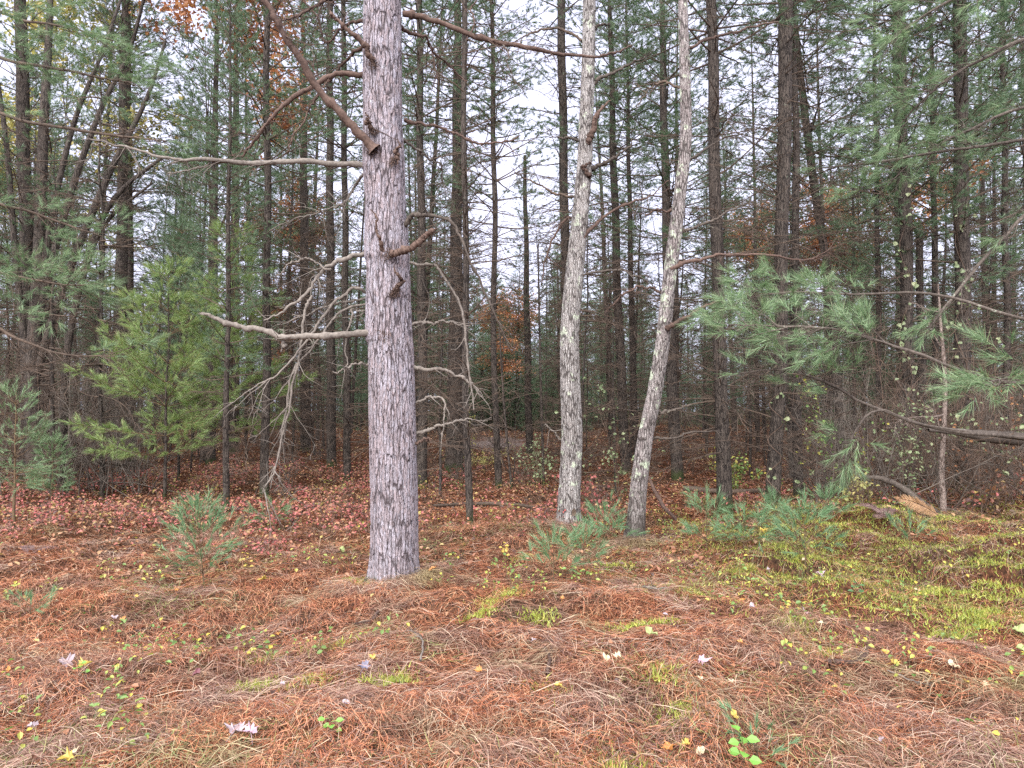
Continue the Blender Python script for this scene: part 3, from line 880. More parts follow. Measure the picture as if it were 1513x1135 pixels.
# ------------------------------------------------------------------ broadleaf trees
def broadleaf(H, spread=.55, depth=4, leaf=None, nleaf=6, lsz=.09, stems=1, stem_lean=.1, up=.25, leaf_depth=2):
    w = Wood(); tips = []

    def grow(p, d, L, r, k):
        az = math.atan2(d[1], d[0]); el = math.asin(max(-1, min(1, d[2])))
        P, dd = w.limb(p, az, el, L, r, up * .3, .10 + .05 * k)
        if k <= leaf_depth:
            tips.extend(P[3:])
        if k == 0:
            return
        nb = int(rng.integers(3, 6)) if k > 1 else int(rng.integers(3, 5))
        for i in range(nb):
            t = rng.uniform(.35, 1); j = int(t * 7)
            v = dd[j] + rng.normal(size=3) * spread; v[2] += up * .5; v /= np.linalg.norm(v)
            grow(P[j], v, L * rng.uniform(.5, .75), r * (1 - .75 * t) * .85 + .002, k - 1)
    trunks = []
    for s in range(stems):
        a = rng.random() * TAU; l = stem_lean * (1 if stems > 1 else .3)
        grow(np.array([math.cos(a) * .1, math.sin(a) * .1, H * .28]), unit(np.array([math.cos(a) * l, math.sin(a) * l, 1.])), H * .5, .05 * H / 10, depth)
        trunks.append(a)
    g = Geo()
    g.tubes(np.array(w.l8), np.array(w.r8), 4, 0)
    if leaf:
        T = np.repeat(np.array(tips), nleaf, 0); n = len(T); T = T + rng.normal(size=(n, 3)) * .16
        nr = unit(rng.normal(size=(n, 3)) + np.array([0, -.3, .8])); d = unit(np.cross(nr, rng.normal(size=(n, 3))))
        s = rng.uniform(.7, 1.3, n) * lsz
        g.leaves(T, d, nr, s, s * .7, 1)
    tr = Geo(); tr.tubes(np.array([[[0, 0, z] for z in np.linspace(-.2, H * .30, 8)]]), np.array([np.linspace(.085, .06, 8) * H / 10]), 10, 0)
    return tr, g


def place_broadleaf(px, d, label, tr, g, leaf, mat='far_bark', name='broadleaf_tree', cat='broadleaf tree'):
    x = W(px, 600, d)[0]
    t = thing(name, label, cat, (x, d, float(hgt(x, d))))
    obj('trunk', tr, M[mat], t); obj('crown', g, [M['twig'], leaf] if leaf else [M['twig']], t, smooth=False)
    return t


for px, d, H, lf, lab in ((303, 18.5, 13.5, 'leaf_orange', 'tall tree with rusty orange leaves showing above the young pines'),
                          (75, 17.5, 11.5, 'leaf_yellow', 'yellow leaved tree glowing behind the bare stems at upper left'),
                          (1262, 27, 9.5, 'leaf_orange', 'small orange leaved tree behind the slim left leaning pine'),
                          (735, 40, 7, 'leaf_orange', 'small rusty tree at the back of the sandy clearing'),
                          (1120, 33, 10, 'leaf_orange', 'small orange tree seen between the brown and the lichen spotted pines'),
                          (470, 30, 9, 'leaf_orange', 'small rust coloured tree just left of the big red pine'),
                          (10, 30, 13, 'leaf_yellow', 'yellow tree at the left edge, behind the dark pine')):
    tr, g = broadleaf(H, .5, 4, True, 6 if H > 11 else 5, .12)
    place_broadleaf(px, d, lab, tr, g, M[lf])

# the fan of bare stems at upper left: real stems drawn through their photographed lines
def stem_tree(label, d, stems, name='bare_tree', cat='bare tree', mat='dark_bark', twigs=16, twmat='twig'):
    b = W(stems[0][0][0], 600, d); base = np.array([b[0], d, float(hgt(b[0], d))])
    t = thing(name, label, cat, base)
    for i, st in enumerate(stems):
        P = np.array([W(p[0], p[1], d + (p[3] if len(p) > 3 else 0)) - base for p in st]); r = [p[2] * d / F_PX * .5 for p in st]
        if i == 0:
            P = np.vstack([[P[0][0], 0, -.2], P]); r = [r[0] * 1.1] + r
        Q = smooth_path(P, 26); rr = np.interp(np.linspace(0, 1, 26), np.linspace(0, 1, len(r)), r)
        g = Geo(); g.tubes(Q[None], rr[None], 9)
        w = Wood()
        for q in range(twigs if i else twigs // 2):
            u = rng.uniform(.25, 1); j = min(int(u * 25), 24); dv = unit(Q[j + 1] - Q[j]) * .7 + rng.normal(size=3) * .6; dv[2] += .25; dv /= np.linalg.norm(dv)
            w.dead(Q[j], math.atan2(dv[1], dv[0]), math.asin(dv[2]), rng.uniform(.5, 1.9) * (1.2 - u * .6), .010, .2, 7)
        gg = w.geo(); g.merge(gg, Matrix.Identity(4)) if w.l8 else None
        obj('trunk' if i == 0 else 'stem', g, M[mat], t, smooth=True)
    return t


stem_tree('many stemmed bare tree fanning out to the right at upper left', 13.5,
          [[(50, 690, 22), (48, 560, 20), (58, 380, 17), (64, 200, 14), (72, 60, 10), (76, -60, 7)],
           [(50, 520, 10), (75, 330, 9), (110, 180, 7), (150, 80, 5), (185, -20, 4, .5)],
           [(54, 480, 11), (100, 300, 10), (150, 160, 7), (190, 80, 5), (215, -10, 4, -.4)],
           [(52, 560, 12), (95, 420, 11), (160, 260, 9), (215, 150, 6), (245, 60, 4)],
           [(48, 600, 10), (25, 400, 9), (8, 200, 7), (-20, 20, 5)]])
stem_tree('bare sapling bending right across the gap left of the young pines', 12,
          [[(92, 690, 11), (100, 520, 10), (130, 380, 9), (172, 290, 7), (250, 225, 4)],
           [(104, 480, 7), (150, 340, 6), (225, 270, 3)]], twigs=12)

# ------------------------------------------------------------------ three near trunks
def near_trunk(path, rad, d_dense, z_vis, k, mat, parent):
    zs = np.concatenate([np.linspace(path[0][2], z_vis, d_dense), np.linspace(z_vis, path[-1][2], 30)[1:]])
    A = np.array(path); Pm = smooth_path(np.column_stack([A, rad]), 400)
    P = np.column_stack([np.interp(zs, Pm[:, 2], Pm[:, j]) for j in (0, 1)] + [zs]); rr = np.interp(zs, Pm[:, 2], Pm[:, 3])
    n = len(zs); a = np.arange(k) * TAU / k
    rr2 = rr[:, None] * (1 + .025 * np.sin(a * 3 + zs[:, None] * .8) + .018 * np.sin(a * 5 - zs[:, None] * 1.9))
    rr2 = rr2 * (1 + .16 * np.exp(-np.clip(zs, 0, 9) / .09)[:, None] * (.7 + .5 * np.sin(a * 4 + 1)))
    V = P[:, None, :] + np.stack([rr2 * np.cos(a), rr2 * np.sin(a), np.zeros((n, k))], -1)
    i = np.arange(n * k).reshape(n, k)
    q = np.stack([i[:-1], np.roll(i, -1, 1)[:-1], np.roll(i, -1, 1)[1:], i[1:]], -1).reshape(-1, 4)
    g = Geo(); g.add(V, q)
    return obj('trunk', g, M[mat], parent)


def near_tree(name, label, cat, pts_, d, H, mat, k, dense):
    b = W(pts_[0][0], pts_[0][1], d); base = np.array([b[0], d, float(hgt(b[0], d))])
    t = thing(name, label, cat, base)
    path = [np.array([0, 0, -.2])]; rad = [pts_[0][2] * d / F_PX * .54]
    for i, (px, py, w) in enumerate(pts_):
        p = W(px, py, d) - base
        if i == 0: p[2] = 0.02
        path.append(p); rad.append(w * d / F_PX * .5)
    dv = (path[-1] - path[-2]) / (path[-1][2] - path[-2][2])
    z1 = path[-1][2]
    for f in (.5, 1):
        path.append(path[-1 if f == .5 else -1] + dv * (H - z1) * .5 * np.array([.5, .5, 1])); rad.append(rad[-1] * .55)
    near_trunk(path, rad, dense, z1 + .3, k, mat, t)
    return t, base, d


def px_branch(tree, pts_, mat='limb', twigs=6, tw=(.1, .45), kink=.01, k=9, name='branch', grav=-.15, broken=False, n=56, twr=.0050):
    """a limb through photographed points: (px, py, width px, depth offset)"""
    t, base, d = tree
    P = np.array([W(p[0], p[1], d + (p[3] if len(p) > 3 else 0)) - base for p in pts_]); r = np.array([p[2] * d / F_PX * (.42 if p[2] > 7 else .34) for p in pts_])
    Q = smooth_path(np.column_stack([P, r]), n)
    nz = np.cumsum(rng.normal(size=(n, 3)), 0) * kink * .55; nz -= np.linspace(0, 1, n)[:, None] * nz[-1]
    C = Q[:, :3] + nz; rr = np.clip(Q[:, 3], .0012, 1) * (1 + rng.normal(size=n) * .085 + .5 * (rng.random(n) < .05))
    g = Geo(); g.tubes(C[None], rr[None], k)
    if not broken:
        g.tubes(np.stack([C[-1], C[-1] + (C[-1] - C[-2]) * .5])[None], np.array([[rr[-1], .0004]]), k)
    else:
        for q in range(5):   # splintered end
            e = C[-1] + rng.normal(size=3) * rr[-1] * .4
            g.tubes(np.stack([e, e + unit(C[-1] - C[-3]) * rng.uniform(.02, .06)])[None], np.array([[rr[-1] * .45, .0006]]), 4)
    w = Wood()
    for q in range(int(twigs * 1.6)):
        u = rng.uniform(.15, 1); j = min(int(u * (n - 1)), n - 2)
        dv = unit(C[j + 1] - C[j]) * .7 + rng.normal(size=3) * .6; dv[2] += grav; dv /= np.linalg.norm(dv)
        w.dead(C[j], math.atan2(dv[1], dv[0]), math.asin(dv[2]), rng.uniform(*tw), twr * rng.uniform(.6, 1.2), rng.uniform(-.6, .5), ntw=int(rng.integers(1, 4)), wob=.35, sub=False)
    if w.l8: g.merge(w.geo(k8=5), Matrix.Identity(4))
    # collar where it leaves the trunk
    return obj(name, g, M[mat], t)


RED = near_tree('red_pine', 'big red pine with scaly pinkish grey trunk and dead limbs in front', 'red pine',
                [(581, 860, 71), (582, 800, 69), (582, 740, 69), (579, 600, 68), (577, 515, 66), (574, 495, 68), (573, 400, 63), (571, 375, 66), (569, 300, 60), (567, 238, 62), (566, 180, 58), (566, 88, 57.5), (566, 0, 55)],
                DEP(860), 13, 'red_bark', 260, 900)
A_ = px_branch
A_(RED, [(552, 222, 17, -.18), (500, 168, 14, -.3), (450, 102, 12, -.4), (412, 45, 10, -.5), (388, 0, 9, -.55), (372, -40, 8, -.6)], twigs=7, tw=(.15, .6))
A_(RED, [(542, 243, 11, 0), (480, 238, 10), (400, 235, 9), (330, 234, 8), (270, 232, 7), (230, 230, 6), (180, 218, 5), (150, 209, 4), (122, 206, 2)], mat='grey_limb', twigs=9, tw=(.15, .5))
A_(RED, [(335, 239, 5), (300, 250, 4), (268, 252, 3), (246, 259, 2)], mat='grey_limb', twigs=4, tw=(.1, .35))
A_(RED, [(160, 214, 4), (145, 225, 3), (125, 243, 2)], mat='grey_limb', twigs=1)
A_(RED, [(550, 495, 13, -.1), (500, 499, 11, -.16), (430, 498, 10, -.22), (370, 485, 9, -.28), (335, 475, 8, -.3), (302, 464, 6, -.32)], mat='grey_limb', twigs=4, tw=(.05, .3), broken=True)
A_(RED, [(419, 500, 6, -.22), (418, 514, 5, -.22)], mat='grey_limb', twigs=0, broken=True)
A_(RED, [(552, 90, 10, -.16), (532, 58, 9, -.25), (500, 30, 7, -.3), (490, 20, 6, -.32)], twigs=2, broken=True)
A_(RED, [(595, 20, 12, 0), (640, 32, 10), (700, 55, 9), (780, 75, 8), (850, 81, 7), (905, 80, 5), (932, 68, 3)], twigs=8, tw=(.15, .6))
A_(RED, [(594, 176, 7, .05), (640, 185, 6, .1), (690, 203, 5, .1), (750, 207, 4, .15), (768, 200, 2, .2)], twigs=7, tw=(.15, .5))
A_(RED, [(600, 334, 10, -.05), (622, 319, 8, -.1), (652, 325, 7, -.15), (682, 351, 6, -.15), (702, 400, 5, -.15), (728, 460, 4, -.1), (756, 520, 2.5, 0)], mat='lichen_limb', twigs=9, tw=(.15, .5))
A_(RED, [(580, 376, 13, -.18), (610, 362, 11, -.26), (640, 341, 9, -.32)], twigs=0, broken=True)
A_(RED, [(568, 372, 8, -.18), (556, 345, 6, -.25), (553, 315, 3, -.28)], twigs=0, broken=True)
A_(RED, [(584, 432, 10, -.18), (586, 415, 7, -.24), (583, 398, 4, -.27)], twigs=0, broken=True)
A_(RED, [(583, 236, 8, -.18), (586, 222, 6, -.22), (590, 212, 3, -.24)], twigs=0, broken=True)
A_(RED, [(551, 193, 8, -.17), (546, 178, 5, -.24), (540, 166, 3, -.28)], twigs=1)
A_(RED, [(545, 372, 8, .02), (505, 388, 8, -.02), (480, 405, 7, -.05), (455, 440, 7, -.08), (420, 465, 5, -.1), (391, 473, 3, -.12)], mat='grey_limb', twigs=6, tw=(.15, .5))
A_(RED, [(490, 398, 5, -.04), (460, 386, 4, -.06), (435, 390, 3.5, -.08), (416, 402, 2, -.1)], mat='grey_limb', twigs=3, tw=(.08, .25))
A_(RED, [(462, 435, 6, -.08), (450, 465, 6, -.1), (443, 510, 5, -.1), (430, 560, 4.5, -.14), (410, 640, 4, -.2), (395, 700, 3, -.22), (388, 728, 2, -.22)], mat='grey_limb', twigs=10, tw=(.12, .5), grav=-.5)
A_(RED, [(545, 432, 7, .04), (522, 424, 7, 0), (490, 445, 6.5, -.03), (470, 470, 6, -.06), (455, 500, 5, -.1), (420, 545, 4, -.16), (385, 565, 3, -.2), (360, 582, 2, -.2)], mat='grey_limb', twigs=9, tw=(.12, .45), grav=-.4)
A_(RED, [(546, 440, 6, .06), (500, 449, 5, .04), (470, 458, 4, .02), (432, 466, 2.5, 0)], mat='grey_limb', twigs=5, tw=(.1, .4))
A_(RED, [(546, 449, 6, .02), (505, 460, 5, -.02), (480, 480, 4.5, -.05), (460, 515, 4, -.08), (438, 545, 4, -.1), (425, 600, 3.5, -.12), (412, 670, 3, -.15), (400, 720, 2, -.15)], mat='grey_limb', twigs=11, tw=(.12, .5), grav=-.5)
A_(RED, [(548, 470, 5, .03), (530, 458, 4.5, 0), (515, 462, 4, -.05), (508, 500, 3, -.08), (512, 545, 2, -.1)], mat='grey_limb', twigs=4, tw=(.08, .3), grav=-.4)
A_(RED, [(548, 538, 6, -.05), (530, 536, 4.5, -.1), (508, 543, 3.5, -.15), (492, 549, 2, -.18)], mat='grey_limb', twigs=3, tw=(.06, .25))
A_(RED, [(610, 545, 8, 0), (650, 551, 6.5, -.03), (688, 568, 5, -.05), (712, 586, 3, -.05)], mat='grey_limb', twigs=5, tw=(.08, .3))
A_(RED, [(608, 481, 6, 0), (650, 479, 5), (694, 482, 2.5)], mat='grey_limb', twigs=4, tw=(.08, .35))
A_(RED, [(605, 388, 6, 0), (640, 392, 5.5, -.06), (656, 412, 5.5, -.1), (676, 455, 5, -.13), (684, 505, 4.5, -.15), (692, 558, 4, -.16), (700, 605, 2, -.18)], mat='grey_limb', twigs=8, tw=(.08, .3), grav=-.4)
A_(RED, [(616, 642, 7, 0), (650, 632, 5.5), (690, 626, 3), (720, 622, 1.5)], mat='grey_limb', twigs=3, tw=(.08, .25))
A_(RED, [(614, 594, 5, 0), (642, 583, 4, -.05), (654, 598, 4, -.08), (652, 645, 2.5, -.1)], mat='grey_limb', twigs=2, tw=(.06, .2))
A_(RED, [(612, 656, 6, -.05), (622, 653, 4, -.1), (634, 648, 2, -.12)], twigs=0, broken=True)
A_(RED, [(545, 112, 10, .1), (493, 112, 9, .05), (454, 130, 9, 0), (423, 155, 8, 0), (398, 180, 7, 0), (380, 208, 6, .05), (358, 232, 4, .1)], twigs=10, tw=(.2, .7))
A_(RED, [(470, 140, 5, 0), (450, 165, 4), (430, 200, 3), (424, 225, 2)], twigs=4, tw=(.1, .35))
A_(RED, [(545, 30, 8, .12), (505, 38, 6, .2), (478, 60, 5, .25), (465, 20, 4, .3), (440, -20, 3, .3)], twigs=14, tw=(.2, .8))
A_(RED, [(545, 60, 8, .14), (510, 85, 6, .3), (480, 120, 5, .4), (455, 90, 3, .5)], twigs=14, tw=(.2, .7))
A_(RED, [(545, -10, 8, .1), (480, -5, 7, .1), (430, 22, 5, .1), (400, 28, 3, .1)], twigs=12, tw=(.2, .7))
A_(RED, [(546, 250, 8, .12), (520, 275, 6, .3), (505, 300, 5, .4), (480, 310, 3, .5), (400, 340, 2, .6)], mat='grey_limb', twigs=10, tw=(.2, .7))
A_(RED, [(592, 205, 7, .12), (625, 225, 5, .4), (650, 250, 4, .5), (655, 275, 2, .6)], mat='grey_limb', twigs=9, tw=(.15, .5))
A_(RED, [(592, 40, 8, .14), (630, 60, 6, .4), (650, 90, 5, .6), (690, 120, 3, .8)], twigs=12, tw=(.2, .6))
A_(RED, [(690, 60, 4, 0), (705, 20, 3.5, .05), (715, -20, 3, .1)], twigs=2)
A_(RED, [(748, 66, 4, 0), (752, 95, 3), (763, 124, 1.5)], mat='grey_limb', twigs=1, tw=(.05, .15))

# ragged bark collars where the limbs leave the trunk
def knots():
    for px, py, s in ((551, 94, 15), (552, 224, 18), (583, 238, 13), (572, 376, 20), (584, 434, 14), (571, 497, 15), (551, 195, 11)):
        c = W(px, py, DEP(860) - .19) - RED[1]
        n = 120
        d = unit(rng.normal(size=(n, 3)) * np.array([1, .6, 1.1]) + np.array([0, -.4, 0]))
        g = Geo(); r = s * DEP(860) / F_PX * .5
        b = c + rng.normal(size=(n, 3)) * r * np.array([.55, .25, .5])
        g.needles(b, d, rng.uniform(.015, .05, n), .007)
        obj('knot', g, M['limb'], RED[0], smooth=False)


knots()

GA = near_tree('grey_tree', 'grey lichen crusted trunk standing upright right of the red pine', 'tree',
               [(841, 787, 36), (841, 740, 33), (843, 700, 32), (845, 640, 31), (843, 590, 30), (841, 500, 28), (846, 430, 28), (852, 370, 26), (859, 300, 24), (864, 240, 22.5), (866, 180, 21), (869, 100, 20), (871, 0, 19)],
               8.25, 13, 'grey_bark', 130, 620)
A_(GA, [(862, 352, 8, -.05), (888, 324, 6.5), (933, 300, 5), (960, 292, 3.5), (988, 267, 2)], mat='limb', twigs=7, tw=(.15, .5))
A_(GA, [(868, 210, 11, -.08), (884, 180, 9, -.1), (901, 149, 3, -.1)], mat='limb', twigs=1, broken=True)
A_(GA, [(872, 262, 9, -.1), (867, 250, 7, -.12), (872, 240, 3, -.14)], mat='limb', twigs=0, broken=True)
A_(GA, [(858, 205, 6, 0), (835, 202, 4), (812, 203, 2)], mat='lichen_limb', twigs=3, tw=(.1, .4))
A_(GA, [(872, 250, 8, 0), (900, 235, 6), (924, 217, 4), (935, 205, 2)], mat='lichen_limb', twigs=4, tw=(.1, .35))
A_(GA, [(876, 125, 8, 0), (905, 104, 6.5), (937, 88, 5), (965, 75, 2)], mat='lichen_limb', twigs=5, tw=(.15, .5))
A_(GA, [(876, 45, 6, 0), (890, 38, 5), (899, 35, 3)], mat='lichen_limb', twigs=1, broken=True)
A_(GA, [(860, 60, 6, 0), (830, 40, 5), (790, 45, 4), (760, 62, 2)], mat='twig', twigs=8, tw=(.2, .6))
A_(GA, [(855, 320, 7, .05), (830, 330, 5, .1), (810, 370, 4, .15), (800, 420, 2, .2)], mat='limb', twigs=7, tw=(.15, .5))
A_(GA, [(850, 410, 6, -.05), (880, 402, 5, -.05), (930, 404, 4), (970, 425, 2)], mat='lichen_limb', twigs=6, tw=(.15, .4))
A_(GA, [(832, 650, 5, 0), (818, 640, 4), (805, 628, 2)], mat='grey_limb', twigs=2, tw=(.1, .3))
A_(GA, [(850, 290, 6, 0), (815, 280, 5, .1), (780, 262, 3, .2), (760, 255, 2, .2)], mat='twig', twigs=7, tw=(.2, .5))
# woodpecker hole near the foot
gh = Geo(); a = np.linspace(0, TAU, 14, endpoint=False); c = W(848, 757, 8.25 - .155) - GA[1]
gh.add(np.concatenate([[c + [0, .012, 0]], c + np.stack([.026 * np.cos(a), -.004 + .002 * np.sin(2 * a), .045 * np.sin(a)], -1)]), np.stack([np.zeros(14, int), 1 + np.arange(14), 1 + (np.arange(14) + 1) % 14], -1))
obj('hollow', gh, M['twig'], GA[0])

GB = near_tree('leaning_tree', 'grey lichen spotted trunk leaning right, dark at the foot', 'tree',
               [(938, 805, 31), (940, 770, 27), (944, 720, 25), (953, 650, 23), (965, 590, 22.5), (978, 510, 21), (988, 420, 20), (997, 350, 20), (1005, 285, 18), (1013, 210, 17), (1012, 110, 16), (1009, 0, 14)],
               7.6, 12.5, 'leaning_bark', 120, 620)
A_(GB, [(985, 487, 9, -.08), (1005, 472, 8, -.1), (1035, 455, 7, -.12), (1064, 440, 5, -.12)], mat='limb', twigs=3, tw=(.1, .4))
A_(GB, [(1000, 347, 8, 0), (1025, 337, 6), (1053, 325, 5), (1099, 300, 2.5)], mat='lichen_limb', twigs=5, tw=(.1, .4))
A_(GB, [(990, 398, 9, -.05), (1030, 386, 7), (1075, 378, 6), (1140, 377, 5), (1192, 383, 3), (1232, 366, 1.5)], mat='limb', twigs=8, tw=(.15, .5))
A_(GB, [(968, 610, 8, 0), (990, 606, 6), (1020, 598, 3)], mat='lichen_limb', twigs=3, tw=(.1, .25))
A_(GB, [(955, 650, 7, 0), (990, 645, 5), (1030, 635, 4), (1070, 640, 2)], mat='lichen_limb', twigs=5, tw=(.1, .3))
A_(GB, [(1008, 250, 7, 0), (1030, 232, 5), (1068, 205, 3), (1100, 196, 1.5)], mat='lichen_limb', twigs=6, tw=(.15, .4))
A_(GB, [(1012, 75, 7, 0), (1045, 52, 6), (1100, 40, 5), (1150, 33, 3)], mat='limb', twigs=7, tw=(.15, .5))
A_(GB, [(985, 440, 7, .05), (960, 425, 5, .1), (925, 432, 4, .1), (895, 462, 2, .2)], mat='limb', twigs=7, tw=(.15, .5))
A_(GB, [(1010, 130, 6, .0), (985, 120, 5, .1), (960, 132, 3, .2), (940, 160, 2, .3)], mat='twig', twigs=8, tw=(.15, .5))
A_(GB, [(998, 310, 6, .0), (975, 305, 5, .1), (955, 318, 3, .2)], mat='limb', twigs=5, tw=(.15, .4))


# ------------------------------------------------------------------ young pines
def young_pine(px, py, H, spread, label, d=None, mat='needle_young', z0=.5, nper=36, nl=.13, nw=.0050, dens=1.2, lean=0., r=.03, name='young_pine', cat='young pine', spacing=.40, nwh=5, group=None, el0=.18, shoot=.12, wmax=1.0):
    d = d or DEP(py); b = W(px, py, d); base = np.array([b[0], d, float(hgt(b[0], d))])
    t = thing(name, label, cat, base, group)
    zz = np.linspace(-.05, H, 12)
    path = np.column_stack([lean * zz + np.cumsum(rng.normal(size=12)) * .006 * H / 3, np.cumsum(rng.normal(size=12)) * .006 * H / 3, zz])
    g = Geo(); g.tubes(path[None], np.linspace(r, r * .15, 12)[None], 9); obj('trunk', g, M['green_limb' if H < 2 else 'dark_bark'], t)
    w = Wood(); z = z0
    while z < H - .05:
        f = (z - z0) / (H - z0); p = np.array([np.interp(z, zz, path[:, 0]), np.interp(z, zz, path[:, 1]), z])
        nn = int(rng.integers(nwh - 1, nwh + 2)); a0 = rng.random() * TAU
        for i in range(nn):
            L = spread * (1 - f * .88) * rng.uniform(.55, 1.15) * (wmax if f > .1 else .75)
            w.live(p, a0 + TAU * i / nn + rng.normal() * .25, el0 + .55 * f + rng.normal() * .1, max(L, .07), .004 + .007 * min(1, H / 4) * (1 - f), rng.uniform(.0, .55), dens, .2, shoot)
        z += spacing * rng.uniform(.75, 1.25)
    w.sh.append(np.concatenate([path[-1], [0, 0, shoot * 1.3]])); w.sh.append(np.concatenate([path[-2], [0, 0, shoot * 1.3]]))
    obj('crown', w.geo(nper=nper, nl=nl, nw=nw, spread=(.18, .72)), [M['green_limb'], M[mat]], t, smooth=False)
    return t


young_pine(243, 738, 3.7, 1.9, 'bright green young pine, the fuller one left of the red pine', z0=.75)
young_pine(330, 735, 4.7, 1.7, 'taller young pine with thin see through crown nearer the red pine', d=12.2, z0=1.0, dens=1.35)
young_pine(262, 725, 5.2, 1.2, 'slim young pine rising behind the bright green one', d=13.8, z0=1.9, dens=.95, mat='needle')
young_pine(20, 790, 1.6, .46, 'blue green pine sapling at the left edge above red leaves', z0=.45, spacing=.2, nl=.08, nw=.0046, mat='needle_blue', r=.018, d=8.0, nper=24, dens=.95)
young_pine(76, 720, .95, .4, 'small pine sapling peeking out behind the left edge sapling', z0=.2, spacing=.16, nl=.07, nw=.004, mat='needle_blue', r=.012, d=11)
sk = dict(z0=.10, spacing=.12, nl=.095, nw=.0036, mat='needle_seedling', r=.007, name='pine_seedling', cat='pine seedling', nper=26, nwh=4, shoot=.10, el0=.35, dens=.8)
young_pine(302, 866, .60, .36, 'feathery pine seedling alone on the needles left of the red pine', lean=-.12, **sk)
young_pine(818, 872, .34, .27, 'low bluish pine seedling in front of the upright lichened trunk', **sk)
young_pine(862, 858, .26, .22, 'little pine seedling close right of the bluish one', **sk)
young_pine(893, 806, .30, .2, 'pine seedling between the feet of the two lichened trunks', **sk)
young_pine(914, 812, .22, .16, 'tiny pine seedling touching the leaning lichened trunk', **sk)
young_pine(1045, 828, .48, .26, 'pine seedling with a dark crooked stem in front of the brown pine', **sk)
young_pine(1100, 842, .30, .30, 'broad low pine seedling, middle of the row at the right', **sk)
young_pine(1190, 862, .48, .28, 'tallest pine seedling on the right, drooping over yellow moss', **sk)
young_pine(1145, 806, .30, .2, 'pine seedling hugging the foot of the lichen spotted pine', **sk)
young_pine(1222, 800, .28, .2, 'pine seedling at the left corner of the moss shelf', **sk)
young_pine(1345, 842, .22, .2, 'dull pine seedling sitting on the moss shelf', **sk)
young_pine(1118, 1098, .13, .09, 'tuft like pine seedling beside the heart leaved plant', **{**sk, 'z0': .04, 'spacing': .05, 'shoot': .045, 'nl': .05, 'nw': .003})
young_pine(398, 775, .24, .3, 'flat pine seedling among red leaves left of the red pine', **sk)
young_pine(45, 905, .10, .12, 'small flattened pine seedling in the left foreground grass', **{**sk, 'z0': .03, 'spacing': .06, 'shoot': .05, 'nl': .06, 'nw': .003})

# ------------------------------------------------------------------ boughs that hang in from trees outside the frame
def bough_pine(label, px, d, boughs, H=12, r=.16, mat='lichen_limb'):
    b = W(px, 600, d); base = np.array([b[0], d, float(hgt(b[0], d))])
    t = thing('white_pine', label, 'white pine', base)
    g = trunk_geo(np.array([[0, 0, -.2], [.02, 0, 3], [0, .03, 7], [0, 0, H]]), [r * 1.15, r, r * .8, r * .2], 16, 30); obj('trunk', g, M['dark_bark'], t)
    for (pp, green, kw) in boughs:
        P = np.array([W(p[0], p[1], p[3]) - base for p in pp]); rr = np.array([p[2] * p[3] / F_PX * .34 for p in pp])
        z0 = P[0][2]
        P = np.vstack([[0, 0, max(z0 - .3, .6)], P]); rr = np.concatenate([[rr[0] * 1.5], rr])
        Q = smooth_path(np.column_stack([P, rr]), 40); C = Q[:, :3] + np.cumsum(rng.normal(size=(40, 3)), 0) * .003; R_ = np.clip(Q[:, 3], .0015, 1)
        g = Geo(); g.tubes(C[None], R_[None], 8, 0)
        w = Wood(); n = kw.get('n', 16); t0 = kw.get('t0', .45)
        for i in range(n):
            u = t0 + (1 - t0) * (i + rng.random()) / n; j = min(int(u * 39), 38)
            dv = unit(C[j + 1] - C[j]); an = (1 if i % 2 else -1) * rng.uniform(.35, 1.1)
            v = np.array([dv[0] * math.cos(an) - dv[1] * math.sin(an), dv[0] * math.sin(an) + dv[1] * math.cos(an), dv[2] + rng.normal() * .45]); v = unit(v)
            L = rng.uniform(.25, .8) * kw.get('L', 1.0)
            if rng.random() < green:
                w.live(C[j], math.atan2(v[1], v[0]), math.asin(v[2]), L, .0055, rng.uniform(-.2, .4), kw.get('dens', .8), .35, .12, .2)
            else:
                w.dead(C[j], math.atan2(v[1], v[0]), math.asin(v[2]), L, .005, rng.uniform(-.5, .1), 5)
        if green > 0: w.sh.append(np.concatenate([C[-1], unit(C[-1] - C[-3]) * .12]))
        obj('bough', w.geo(nper=kw.get('nper', 40), nl=kw.get('nl', .125), nw=kw.get('nw', .0036), g=g, spread=(.22, .85)), [M[mat], M['needle_blue']], t, smooth=False)
    return t


